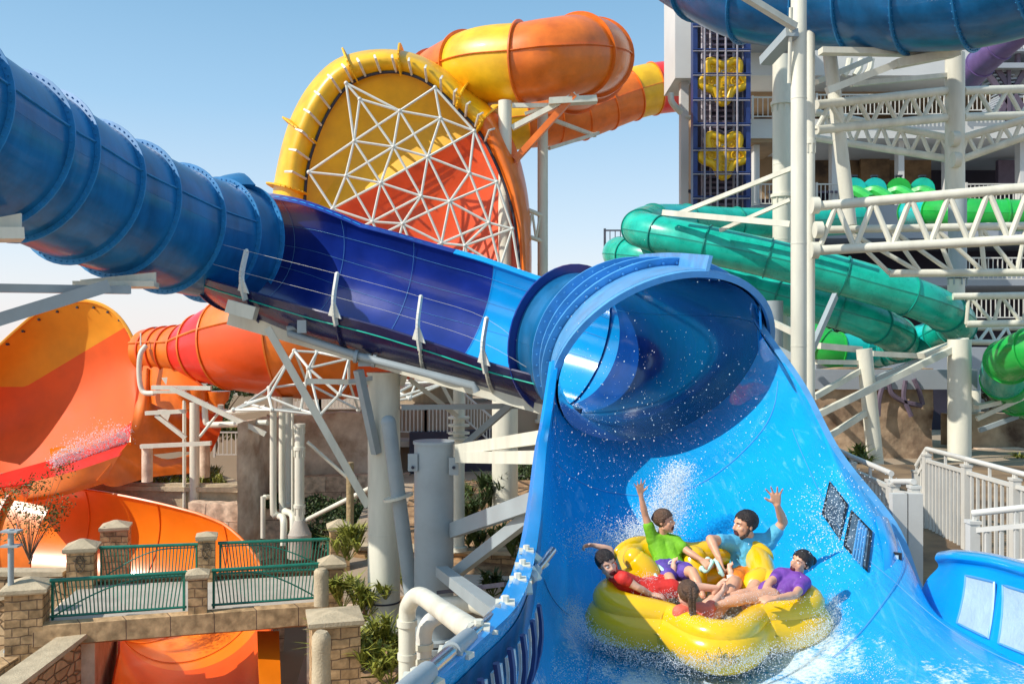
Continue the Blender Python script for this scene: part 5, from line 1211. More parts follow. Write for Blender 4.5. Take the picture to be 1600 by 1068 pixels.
rcol(1525, 610, 715, 30, .14, 'thin column under the lime tube at right'); rcol(1207, 470, 640, 27, .3, 'short column behind the collar, left of the main column', m='steel_blue')
rcol(1523, 575, 700, 33, .2, 'dark grey column behind the thick cream column', m='steel_blue')
arm(main, (1282, 80, 22), (1494, 84, 22.4), .26, .14); arm(main, (1292, 142, 21.5), (1400, 100, 22), .12, .16); arm(main, (1400, 100, 22), (1494, 82, 22.4), .3, .2); arm(main, (1160, -8, 20), (1242, 42, 20.6), .16, .14); rod(main, (1236, 12, 20.6), (1233, 130, 21), .045); arm(main, (1238, 50, 20.7), (1196, 96, 22), .3, .2, 'steel_blue')
arm(main, (1330, 132, 24), (1478, 118, 25), .14, .12); arm(main, (1276, 128, 24), (1360, 92, 25), .14, .14)
mb = MB(); mb.add(PL([(1440, 76, 21.8), (1446, 48, 21.8), (1460, 66, 21.8), (1482, 76, 21.8), (1503, 70, 21.8), (1500, 80, 21.8)]), [(0,1,2,3,4,5)]); mb.grid([[a, b] for a, b in zip(PL([(1440, 76, 21.8), (1503, 76, 21.8)]), PL([(1440, 80, 23), (1503, 80, 23)]))]); mb.build('saddle_plate', 'steel', main)
def rtruss(lab, *a, **k):
    t = thing('steel_truss', lab, 'truss', P(*a[0]), 'white tubular trusses at right'); truss(t, *a, **k); return t
rtruss('upper left truss running from the main column to the tall column', (1275, 164, 23), (1480, 142, 25), (1275, 203, 23), (1480, 184, 25), .115, .06, 5)
rtruss('upper right truss running off the picture beyond the tall column', (1505, 142, 25), (1640, 138, 26), (1505, 183, 25), (1640, 179, 26), .115, .06, 3)
rtruss('slanting truss descending rightwards to the tall column', (1276, 176, 27), (1486, 216, 25.2), (1276, 216, 27), (1486, 249, 25.2), .10, .055, 7)
rtruss('slanting truss rising rightwards from the tall column', (1498, 217, 25), (1640, 176, 24), (1500, 250, 25), (1640, 200, 24), .10, .055, 5)
rtruss('near box truss, front face with the longest thick chords', (1279, 322, 22), (1640, 290, 20.5), (1279, 391, 22), (1640, 372, 20.5), .115, .065, 6)
rtruss('box truss, rear face seen between the teal tubes', (1285, 359, 24), (1640, 352, 23.4), (1390, 427, 24), (1640, 425, 23.4), .10, .06, 5)
rtruss('low truss leaving the right edge below the box truss', (1489, 463, 26), (1640, 461, 25.6), (1510, 506, 26), (1640, 504, 25.6), .10, .055, 3)
rtruss('lowest truss behind the teal tube end', (1505, 512, 30), (1640, 512, 30), (1500, 534, 29), (1640, 536, 29), .09, .05, 5)
for y, x in ((321, 1274), (359, 1279), (391, 1273), (217, 1492), (250, 1494)):
    mb = MB(); mb.cyl(P(x-6, y, 22 if y > 300 else 24.7), P(x+5, y, 22 if y > 300 else 24.7), .20, n=14); o = mb.build('joint_flange', 'steel', main if y > 300 else kc, True, ang=30)
# lower brackets by the teal tubes
sb = thing('tube_bracket', 'cream brackets and beams holding the teal tubes beside the crest', 'steel support', P(1280, 640, 24))
for a, b, w_, h_, m in (((1036, 332, 27), (1235, 350, 24.6), .12, .16, 'steel'), ((1060, 334, 27), (1240, 262, 24.6), .1, .12, 'steel'), ((1125, 360, 26.4), (1235, 312, 25), .1, .1, 'steel'), ((1305, 462, 24.5), (1262, 560, 23), .12, .18, 'steel_blue'), ((1272, 650, 23), (1500, 540, 24), .14, .16, 'steel'), ((1272, 696, 23), (1360, 640, 24), .12, .14, 'steel'), ((1272, 620, 23), (1345, 578, 24), .12, .14, 'steel'), ((1280, 540, 24), (1345, 546, 24.5), .14, .16, 'steel'), ((1275, 565, 23.4), (1340, 566, 24), .1, .12, 'steel'), ((1362, 552, 24.5), (1440, 556, 25), .14, .14, 'steel'), ((1362, 594, 24.5), (1440, 560, 25), .1, .12, 'steel_blue'), ((1440, 556, 24.4), (1508, 532, 24.4), .5, .16, 'steel'), ((1200, 500, 25), (1242, 520, 23), .12, .14, 'steel'), ((1188, 530, 25), (1242, 560, 23), .12, .14, 'steel_blue'), ((1525, 636, 25), (1560, 628, 25), .3, .12, 'steel'), ((1526, 654, 25), (1600, 620, 25), .1, .12, 'steel'), ((1530, 672, 26), (1590, 650, 26), .1, .12, 'steel_blue'), ((1550, 600, 26), (1620, 604, 26), .14, .14, 'steel')):
    arm(sb, a, b, w_, h_, m, 'bracket_arm')
mb = MB(); mb.box(P(1392, 592, 26), (4.6, .5, .55)); mb.build('grey_beam', 'wall_grey', sb)
slabm = thing('floor_beam', 'pale grey floor beam behind the thick cream column', 'beam', P(1500, 575, 38)); slab(slabm, 1275, 1660, 543, 580, 38, 10, 'wall_grey', 'beam_body')
# --- teal / lime tubes
g1 = thing('teal_tube_slide', 'teal body slide tube winding in a flat hairpin over the blue collar', 'water slide', P(1250, 430, 27))
pts = PL([(1440, 336, 36), (1340, 342, 35), (1240, 348, 34), (1150, 349, 33), (1072, 345, 32), (1020, 346, 30.6), (1000, 356, 29), (1030, 366, 28), (1105, 382, 27.3), (1200, 403, 26.8), (1318, 432, 26.4), (1418, 462, 26.2), (1478, 488, 26.8), (1494, 508, 28.2), (1470, 522, 29.8), (1432, 536, 30.8), (1380, 545, 31.5)])
tube_slide(g1, pts, .53, list(range(1, 17)), ['teal', 'teal', 'teal', 'aqua', 'teal', 'teal', 'teal', 'teal', 'teal', 'teal', 'teal', 'teal', 'teal', 'aqua', 'teal'], 'teal_flange', k=5, fh=.07, fw=.04, nb=0, n=26, seam=(R(0), R(180)), seam_h=.04)
g2 = thing('lower_teal_tube_slide', 'second teal tube running just below and behind the first', 'water slide', P(1250, 470, 29))
pts = PL([(1020, 402, 36), (968, 396, 33), (985, 398, 31), (1040, 408, 30), (1108, 430, 29.2), (1217, 461, 28.4), (1315, 486, 27.6), (1368, 507, 27.6), (1400, 524, 28.8), (1404, 538, 30.5), (1370, 548, 32.5), (1310, 548, 34)])
tube_slide(g2, pts, .53, list(range(1, 12)), ['teal', 'teal', 'teal', 'teal', 'teal', 'teal', 'teal', 'teal', 'aqua', 'aqua'], 'teal_flange', k=5, fh=.07, fw=.04, n=26, seam=(R(0), R(180)), seam_h=.04)
g3 = thing('lime_tube_slide', 'lime green tube slide level behind the box truss', 'water slide', P(1500, 335, 34))
tube_slide(g3, PL([(1425, 332, 35.6), (1460, 330, 34), (1510, 334, 33), (1570, 336, 32.6), (1660, 338, 32.4)]), .52, [0, 1, 2, 3, 4], ['aqua', 'lime', 'lime', 'lime'], 'lime', k=5, fh=.07, fw=.05, n=22, seam=None)
g4 = thing('lime_spiral_slide', 'lime green spiral tube entering from the right edge', 'water slide', P(1580, 580, 24))
tube_slide(g4, PL([(1660, 545, 22), (1610, 549, 22.4), (1575, 565, 23.4), (1568, 592, 24.8), (1590, 618, 26), (1640, 640, 27)]), .52, [0, 1, 2, 3, 4, 5], ['lime', 'lime', 'teal', 'lime', 'lime'], 'lime', k=5, fh=.07, fw=.05, n=22, seam=(R(0),))
g5 = thing('green_bend_slide', 'green and aqua tube bend half hidden behind the main column', 'water slide', P(1300, 545, 33))
tube_slide(g5, PL([(1255, 520, 33), (1285, 540, 32.5), (1310, 548, 32.4), (1350, 548, 32.6)]), .6, [0, 1, 2, 3], ['lime', 'lime', 'aqua'], 'lime', k=5, fh=.07, fw=.05, n=22, seam=None)
for i, (x, m, lab) in enumerate(((1334, 'aqua', 'first aqua tube mouth in the row of four'), (1366, 'aqua', 'second tube mouth, teal, in the row of four'), (1404, 'lime', 'third tube mouth, lime green, in the row of four'), (1441, 'teal', 'fourth tube mouth, green teal, next to the tall column'))):
    t = thing('tube_mouth', lab, 'slide entrance', P(x, 292, 40), 'small tube mouths on the launch deck'); mb = MB(); mb.cyl(P(x, 292, 41.2), P(x, 296, 39.4), .42, .50, 18); mb.build('hood', m, t, True)
    mb = MB(); mb.path(crv(PL([(x-14, 302, 39.2), (x, 298, 39), (x+14, 304, 38.6), (x+26, 312, 38.2)]), 4), .24, 8); mb.build('start_trough', 'lime', t, True)
    mb = MB(); mb.bar(P(x-5, 275, 40), P(x+5, 275, 40), .2, .07); mb.bar(P(x-3, 275, 40), P(x-5, 284, 40), .07, .05); mb.bar(P(x+3, 275, 40), P(x+5, 284, 40), .07, .05); mb.build('signal_lamp', 'dark', t)
pt = thing('violet_tube_slide', 'purple tube slide plunging behind the tall column at upper right', 'water slide', P(1520, 120, 36))
tube_slide(pt, PL([(1600, 40, 34), (1560, 74, 35), (1532, 100, 36), (1512, 122, 37)]), .52, [0, 1, 2, 3], ['purple_tube'], 'purple_tube', k=5, fh=.07, fw=.05, n=20, seam=None)
# --- rock mural wall and ground level at right
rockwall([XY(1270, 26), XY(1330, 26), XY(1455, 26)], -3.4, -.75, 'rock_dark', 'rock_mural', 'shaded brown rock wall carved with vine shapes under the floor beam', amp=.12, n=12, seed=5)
t = bpy.data.objects['rock_mural']
for pts in ([(1388, 590), (1392, 612), (1410, 626), (1440, 634)], [(1428, 592), (1436, 610), (1442, 632)], [(1415, 594), (1412, 620), (1420, 640), (1424, 650)], [(1380, 600), (1374, 622), (1372, 650)]):
    mb = MB(); mb.path(crv([P(x, y, 25.7) for x, y in pts], 4), .07, 6); o = mb.build('carved_vine', 'roofdark', t, True); 
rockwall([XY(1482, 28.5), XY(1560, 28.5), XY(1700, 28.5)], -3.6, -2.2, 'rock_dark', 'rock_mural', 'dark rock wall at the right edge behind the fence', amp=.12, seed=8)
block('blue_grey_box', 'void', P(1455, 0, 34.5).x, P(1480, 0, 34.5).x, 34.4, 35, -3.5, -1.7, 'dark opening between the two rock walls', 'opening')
tree(1470, 640, 42, 3.0, 1.6, 2600, 'leaf', 'sunlit olive tree seen through the gap in the rock wall', seed=31, s=.12, trunk_h=.3)
tree(1545, 650, 42, 2.6, 1.4, 1800, 'leaf', 'olive tree behind the thick cream column', seed=32, s=.12, trunk_h=.3)
t = thing('carved_panel', 'orange pink carved stone panel behind the white fence', 'panel', P(1560, 730, 28)); slab(t, 1528, 1600, 700, 742, 28, .3, 'rock', 'slab')
mb = MB(); mb.path(PL([(1536, 712, 27.9), (1550, 712, 27.9), (1554, 724, 27.9)]), .04, 5); mb.build('carved_line', 'yellow_dark', t); mb = MB(); mb.path(PL([(1548, 734, 27.9), (1560, 722, 27.9), (1584, 730, 27.9)]), .04, 5); mb.build('carved_line', 'yellow_dark', t)
plant(1345, 738, 22, .7, 34, 'leaf', 'green shrub behind the left fence run', 'shrub', None, 41, .03); plant(1590, 742, 26, .6, 40, 'leaf_yel', 'dry spiky shrub under the carved panel', 'shrub', None, 42, .03)
# ground planes right: walkway deck
prism('walkway', 'wood_mural', [(3.0, 8.2), (14, 7.0), (16, 20), (4.2, 21)], [-3.0]*4, [-2.72]*4, '', ''); w_ = bpy.data.objects['walkway']; w_.pop('category', None); tag(w_, 'shaded timber walkway', kind='structure')
# near fence left run (rises away from viewer), gate and right fence
def rails(pts, hs, label, cat='fence', m='rail_white', nb=8.5, hand=True, posts=None, name='handrail_fence'):
    t = thing(name, label, cat, pts[0][0], 'white handrail fences along the walkway')
    for (b0, t0), (b1, t1) in zip(pts, pts[1:]):
        L_ = (b1-b0).length
        mb = MB(); mb.bar(t0, t1, .055, .045); mb.build('top_bar', m, t); mb = MB(); mb.bar(b0, b1, .05, .045); mb.build('bottom_bar', m, t)
        n_ = max(2, int(L_*nb))
        for i in range(1, n_):
            p, q = b0.lerp(b1, i/n_), t0.lerp(t1, i/n_); mb = MB(); mb.bar(p, q, .032, .032, (0, 1, 0)); mb.build('baluster', m, t)
        if hand:
            mb = MB(); mb.path([t0+V((0, 0, .17)), t1+V((0, 0, .17))], .034, 10); mb.build('hand_rail', m, t, True)
            for u in (.02, .5, .98): p = t0.lerp(t1, u); mb = MB(); mb.bar(p, p+V((0, 0, .16)), .03, .03, (0, 1, 0)); mb.build('rail_stem', m, t)
    for k, (b, tt) in enumerate(pts):
        mb = MB(); mb.bar(b-V((0, 0, .06)), tt+V((0, 0, .07)), .10, .10, (0, 1, 0)); mb.build('post', m, t); mb = MB(); mb.bar(tt+V((0, 0, .07)), tt+V((0, 0, .10)), .12, .12, (0, 1, 0)); mb.build('post_cap', m, t)
    return t
rails([(P(1302, 800, 12.8), P(1302, 718, 12.8)), (P(1330, 820, 12.2), P(1330, 733, 12.2)), (P(1393, 884, 10.9), P(1393, 762, 10.9))], None, 'left fence run descending toward the blue wall shoulder')
t = rails([(P(1396, 895, 10.7), P(1396, 768, 10.7)), (P(1428, 930, 10.2), P(1428, 772, 10.2))], None, 'narrow gate panel with two thick posts next to the shoulder', nb=6, hand=False, name='fence_gate')
for x in (1404, 1427):
    mb = MB(); mb.bar(P(x, 935, 10.1), P(x, 770, 10.1), .17, .10, (0, 1, 0)); mb.build('thick_post', 'rail_white', t)
mb = MB(); mb.path([P(1395, 752, 10.7), P(1428, 752, 10.2)], .035, 10); mb.build('hand_rail', 'rail_white', t, True)
rails([(P(1432, 845, 13.6), P(1432, 745, 13.8)), (P(1448, 836, 13.6), P(1448, 719, 13.6)), (P(1510, 872, 12.2), P(1510, 737, 12.2)), (P(1586, 900, 11.2), P(1586, 759, 11.2)), (P(1660, 930, 10.4), P(1660, 780, 10.4))], None, 'right fence run with sloping hand rail behind the basin wall')
rails([(P(1520, 900, 9.2), P(1520, 828, 9.2)), (P(1660, 905, 8.6), P(1660, 815, 8.6))], None, 'low front railing with a round top rail above the basin wall', nb=7.5)
mb = MB(); mb.path([P(1565, 880, 8.2), P(1660, 878, 7.8)], .04, 10); o = mb.build('bottom_pipe', 'rail_white', None, True); o.name = 'low_pipe'; tag(o, 'white round pipe lying along the rim of the basin wall', 'pipe')
# ================================================================== RAFT
RO = P(1098, 975, 8.12); TL = R(4)
def RW(x, y, z): return RO + V((x, y*math.cos(TL)-z*math.sin(TL), y*math.sin(TL)+z*math.cos(TL)))
raft = thing('family_raft', 'big glossy yellow lobed raft carrying five riders down the blue funnel', 'raft', RO)
LOB = [R(-92), R(-20), R(52), R(124), R(196)]
def lobe(a, w=.50):
    q = 0
    for l in LOB:
        d = (a-l+math.pi) % (2*math.pi)-math.pi; q = max(q, math.exp(-(d/w)**2))
    return q
NS = 150
def ringline(base, amp, zf, w=.50):
    return [RW(math.cos(a)*(base+amp*lobe(a, w)), math.sin(a)*(base+amp*lobe(a, w)), zf(math.sin(a), lobe(a))) for a in [k*2*math.pi/NS for k in range(NS)]]
mb = MB(); mb.path(ringline(.615, .29, lambda s, q: .125, .37), .172, 18, closed=True); mb.build('lower_tube', 'raft', raft, True, ang=180)
mb = MB(); mb.path(ringline(.60, .285, lambda s, q: .31+.08*s+.015*q+.05*max(0, s-.2), .37), [.112+.015*lobe(k*2*math.pi/NS) for k in range(NS)], 18, closed=True); mb.build('upper_tube', 'raft', raft, True, ang=180)
mb = MB(); rim = ringline(.60, .12, lambda s, q: .09); mb.add(rim+[RW(0, 0, .06)], [(i, (i+1) % NS, NS) for i in range(NS)]); mb.build('floor_panel', 'raft', raft, True)
rz_m = Matrix.Rotation(TL, 3, 'X')
for i, l in enumerate(LOB):      # inflated backrest in each lobe
    if i in (0, 1, 4): continue
    mb = MB(); c = RW(math.cos(l)*.90, math.sin(l)*.90, .43)
    m_ = rz_m @ Matrix.Rotation(l, 3, 'Z') @ Matrix.Rotation(R(-14), 3, 'Y'); mb.ell(c, (.085, .27, .15), m_, 20, 14); mb.build('backrest', 'raft', raft, True)
for a, rr_, zz in ((R(159), .60, .40), (R(88), .60, .40), (R(16), .62, .32),):   # cushions between the seats
    mb = MB(); mb.path(crv([RW(math.cos(a)*(rr_+.02), math.sin(a)*(rr_+.02), zz+(.12 if a == R(159) else .03)), RW(math.cos(a)*(rr_-.10), math.sin(a)*(rr_-.1), zz), RW(math.cos(a)*(rr_-.22), math.sin(a)*(rr_-.22), .12)], 5), [.10+.02*math.sin(k*.31) for k in range(11)], 14)
    e0 = RW(math.cos(a)*(rr_+.02), math.sin(a)*(rr_+.02), zz+(.12 if a == R(159) else .03)); mb.ell(e0, (.10,)*3, None, 14, 10); mb.build('seat_divider', 'raft', raft, True, ang=180)
# weld seam lines of the lower tube
mb = MB(); mb.path(ringline(.615+.168, .29, lambda s, q: .16, .37), .010, 5, closed=True); mb.build('weld_seam', 'raft_shade', raft, True)
# printed emblem on the front lobe
mb = MB(); c = RW(-.10, -1.085, .17)
for dx_, dz_ in ((-.10, .04), (0, .07), (.10, .03)):
    mb.path([c+V((dx_-.03, .0, -.05)), c+V((dx_, -.006, dz_)), c+V((dx_+.04, .0, -.05))], .007, 4)
mb.path([c+V((-.15, .02, -.05)), c+V((0, -.02, -.075)), c+V((.16, .02, -.05))], .007, 4); mb.build('printed_emblem', 'raft_shade', raft)
def handle(a, b, off, nm_='grab_handle'):
    a, b, off = V(a), V(b), V(off); mb = MB(); mb.path(crv([a, a+off, b+off, b], 5), .017, 8); mb.ell(a, (.03, .03, .03), None, 8, 6); mb.ell(b, (.03, .03, .03), None, 8, 6); mb.build(nm_, 'mint', raft, True)
handle(P(1001, 889, 8.35), P(1014, 911, 8.2), (.07, -.10, .03)); handle(P(1013, 885, 8.38), P(1026, 899, 8.28), (.07, -.09, .03)); handle(P(1097, 888, 8.45), P(1106, 874, 8.45), (.02, -.09, 0)); handle(P(1119, 876, 8.4), P(1127, 893, 8.35), (-.01, -.10, 0)); handle(P(1184, 936, 7.95), P(1203, 914, 8.05), (0, -.08, .02))
# water standing and splashing in the raft
g = []
for i in range(46):
    row = []
    for j in range(34):
        u = -.62+1.24*i/45; v = -.62+1.2*j/33; row.append(RW(u, v, .13+.045*noise.fractal(V((u*6, v*6, 2)), 1, 2, 4)))
    g.append(row)
mb = MB(); fl_g = [(i*34+j, i*34+j+1, (i+1)*34+j+1, (i+1)*34+j) for i in range(45) for j in range(33) if ((-.62+1.24*i/45)**2+(-.62+1.2*j/33)**2) < .36]
mb.add([p for r in g for p in r], fl_g); o = mb.build('puddle', 'water_in', None, True); tag(o, 'churning shallow water inside the yellow raft', 'water', kind='stuff')
rnd = random.Random(21); it = []
for _ in range(2600):
    k = rnd.choice([(1190, 930, 22, 6, 7.7), (1040, 930, 22, 6, 7.75), (1225, 935, 20, 4, 7.6), (1150, 940, 25, 5, 7.6), (1120, 965, 40, 6, 7.1), (1010, 905, 10, 6, 8.0)])
    it.append((P(rnd.gauss(k[0], k[2]), rnd.gauss(k[1], k[3]), k[4]+rnd.gauss(0, .08)), rnd.uniform(.0012, .0032)))
drops('raft_spray', 'fine white spray thrown up inside the yellow raft around the legs', it)

# ================================================================== PEOPLE
DG = bpy.context.evaluated_depsgraph_get
def fuse(mb, name, m, parent, vox=.007, smooth=6):
    """melt overlapping forms into one continuous skin"""
    me = mb.mesh(name+'_raw'); ob = bpy.data.objects.new(name+'_raw', me); COL.objects.link(ob)
    r = ob.modifiers.new('r', 'REMESH'); r.mode = 'VOXEL'; r.voxel_size = vox
    s = ob.modifiers.new('s', 'SMOOTH'); s.iterations = smooth; s.factor = .5
    bpy.context.view_layer.update(); dg = DG(); ev = ob.evaluated_get(dg); nme = bpy.data.meshes.new_from_object(ev)
    bpy.data.objects.remove(ob); nme.materials.clear(); nme.materials.append(M[m]); nme.polygons.foreach_set('use_smooth', [True]*len(nme.polygons))
    o = bpy.data.objects.new(name, nme); COL.objects.link(o)
    if parent is not None:
        o.parent = parent; o.location = -parent.location if parent.parent is None else (0, 0, 0)
    return o
def basis(f, u):
    f = V(f).normalized(); u = V(u); u = (u-f*u.dot(f)).normalized(); s = f.cross(u).normalized(); return f, u, s   # s = figure's right... of facing
def hand(mb, w, d, pn, k=1.0, curl=.2, spread=.5, thumb=1):
    """palm + four fingers of unequal length + thumb from the side"""
    w = V(w); d = V(d).normalized(); pn = V(pn); pn = (pn-d*pn.dot(d)).normalized(); s = d.cross(pn)*thumb   # s points to the thumb side
    L = .085*k; r = .0098*k
    for q in (-.030, -.010, .010, .030): mb.cap(w+d*.005*k+s*q*.55*k, w+d*L+s*q*k, .014*k, .012*k, 8)
    for i, (q, ln) in enumerate(((.033, .068), (.011, .078), (-.011, .072), (-.033, .056))):
        b = w+d*L+s*q*k; fd = (d+s*q*spread*16).normalized(); p = b; c = curl*(1+.15*i)
        for j, fr_ in enumerate((.44, .32, .24)):
            fd2 = (fd*math.cos(c*(j+.5))+pn*math.sin(c*(j+.5))).normalized(); p2 = p+fd2*ln*fr_*k; mb.cap(p, p2, r*(1-.08*j), r*(.95-.1*j), 8); p = p2
    b = w+d*.028*k+s*.026*k; td = (d*.55+s*.85+pn*.25).normalized(); p = b+td*.038*k; mb.cap(b, p, .014*k, .012*k, 8); mb.cap(p, p+(td+d*.45+pn*curl*.6).normalized()*.034*k, .0115*k, .009*k, 8)
def foot(mb, a, d, u, k=1.0):
    a = V(a); d = V(d).normalized(); u = V(u).normalized()
    mb.cap(a-d*.04*k-u*.02*k, a+d*.07*k-u*.02*k, .032*k, .033*k, 10); s = d.cross(u); mb.cap(a+d*.07*k-u*.02*k-s*.012*k, a+d*.14*k-u*.03*k-s*.015*k, .030*k, .024*k, 10)
    for i in range(5): b = a+d*(.145-.008*i)*k-u*.032*k+s*(.032-.016*i)*k; mb.cap(b, b+d*.028*k, .012*k if i == 0 else .009*k, .009*k if i == 0 else .007*k, 6)
def head_forms(mb, c, f, u, s, H):
    m = Matrix((s, f, u)).transposed()
    def pt(a, b, z): return c+s*a*H+f*b*H+u*z*H
    mb.ell(pt(0, -.05, .14), (.325*H, .41*H, .36*H), m, 20, 14); mb.ell(pt(0, .10, -.14), (.255*H, .29*H, .33*H), m, 18, 12); mb.ell(pt(0, .255, -.40), (.12*H, .10*H, .085*H), m, 12, 8)
    mb.cap(pt(-.19, .02, -.25), pt(0, .22, -.39), .085*H, .08*H, 10); mb.cap(pt(.19, .02, -.25), pt(0, .22, -.39), .085*H, .08*H, 10)
    mb.cap(pt(0, .345, .10), pt(0, .44, -.07), .035*H, .055*H, 10); mb.ell(pt(0, .40, -.10), (.075*H, .055*H, .045*H), m, 10, 8)
    for q in (-1, 1):
        mb.cap(pt(q*.06, .335, .13), pt(q*.19, .28, .13), .045*H, .04*H, 8); mb.ell(pt(q*.165, .25, -.08), (.09*H, .08*H, .085*H), m, 10, 8); mb.ell(pt(q*.325, -.03, -.02), (.035*H, .075*H, .11*H), m, 10, 8); mb.ell(pt(q*.09, .375, -.10), (.035*H, .035*H, .03*H), m, 8, 6)
    return pt, m
def face_bits(body, pt, m, H, hair_m, open_=1.0, smile=True):
    mb = MB(); mb.ell(pt(0, .325, -.245), (.125*H, .075*H, (.035+.085*open_)*H), m, 14, 10); mo = mb.build('mouth', 'mouth', body, True)
    mb = MB(); mb.path([pt(-.095, .355, -.195), pt(-.04, .393, -.185), pt(.04, .393, -.185), pt(.095, .355, -.195)], .018*H, 6); mb.build('teeth', 'white', mo, True)
    mb = MB(); n = 18; mb.path([pt(.135*math.cos(a), .335+.045*(1-abs(math.cos(a))), -.245+(.045+.09*open_)*math.sin(a)) for a in [k*2*math.pi/n for k in range(n)]], .018*H, 6, closed=True); l = mb.build('lips', 'coral_lip', mo, True)
    for q in (-1, 1):
        mb = MB(); mb.ell(pt(q*.125, .318, .035), (.046*H, .035*H, .022*H), m, 10, 8); e = mb.build('eye', 'white', body, True)
        mb = MB(); mb.ell(pt(q*.125, .345, .035), (.026*H, .018*H, .026*H), m, 8, 6); mb.build('iris', 'black', e, True)
        mb = MB(); mb.path([pt(q*.06, .385, .115), pt(q*.13, .375, .145), pt(q*.20, .315, .125)], [.009*H, .012*H, .006*H], 6); mb.build('eyebrow', hair_m, body, True)
M['coral_lip'] = mat('lips', (.50, .14, .11), .4, .05)
def hair_cap(body, pt, m, H, hm, front=.30, low=-.02, vol=1.0, name='hair', lift=0):
    """cap of hair, open over face and ears"""
    mb = MB(); NU, NV = 40, 26; vs = []; keep = []
    for j in range(NV+1):
        ph = math.pi*j/NV
        for i in range(NU):
            th = 2*math.pi*i/NU; x, y, z = math.sin(ph)*math.cos(th), math.sin(ph)*math.sin(th), math.cos(ph)
            k = 1+.05*noise.noise(V((x*7, y*7, z*2)))+.035*noise.noise(V((x*22, y*9, z*4))); 
            a, b, c = x*.334*k*vol, -.06+y*.412*k*vol, .15+z*.362*k*vol+(lift*max(0, z)); vs.append(pt(a, b, c))
            hl = front+.03*math.sin(th*9)          # hairline height in front
            hb = b/.42
            lim = -.36 if hb < -.3 else (-.36+(hb+.3)*.78 if hb < .1 else (-.05+(hb-.1)*.63 if hb < .45 else .17+(hb-.45)*.22)); keep.append(c > lim+(front-.30)+.05*noise.noise(V((th*5, ph*4, 3))))
    fs = []
    for j in range(NV):
        for i in range(NU):
            q = (j*NU+i, j*NU+(i+1) % NU, (j+1)*NU+(i+1) % NU, (j+1)*NU+i)
            if sum(keep[t] for t in q) >= 3: fs.append(q)
    mb.add(vs, fs); o = mb.build(name, hm, body, True, ang=180)
    sm = o.modifiers.new('s', 'SOLIDIFY'); sm.thickness = .035*H; sm.offset = -1
    used = sorted({i for f_ in fs for i in f_}); rr = random.Random(len(used)); mb = MB(); c0 = pt(0, -.06, .10); fw = (pt(0, 1, 0)-pt(0, 0, 0)).normalized(); upv = (pt(0, 0, 1)-pt(0, 0, 0)).normalized()
    for _ in range(900):
        p = V(vs[rr.choice(used)])+V((rr.gauss(0, .01), rr.gauss(0, .01), rr.gauss(0, .01)))*H; nrm_ = (p-c0).normalized()
        d = (-fw*rr.uniform(.1, .9)-upv*rr.uniform(-.3, .8)+V((rr.gauss(0, .4), rr.gauss(0, .4), rr.gauss(0, .4)))); d = (d-nrm_*d.dot(nrm_)*.8).normalized(); l = H*rr.uniform(.06, .13); w_ = d.cross(nrm_).normalized()*H*.017
        mb.add([p-w_, p+w_, p+d*l*.6+nrm_*H*.03+w_*.7, p+d*l*.6+nrm_*H*.03-w_*.7, p+d*l+nrm_*H*.02*rr.random()], [(0,1,2,3),(3,2,4)])
    mb.build('hair_strands', hm, o, False); return o
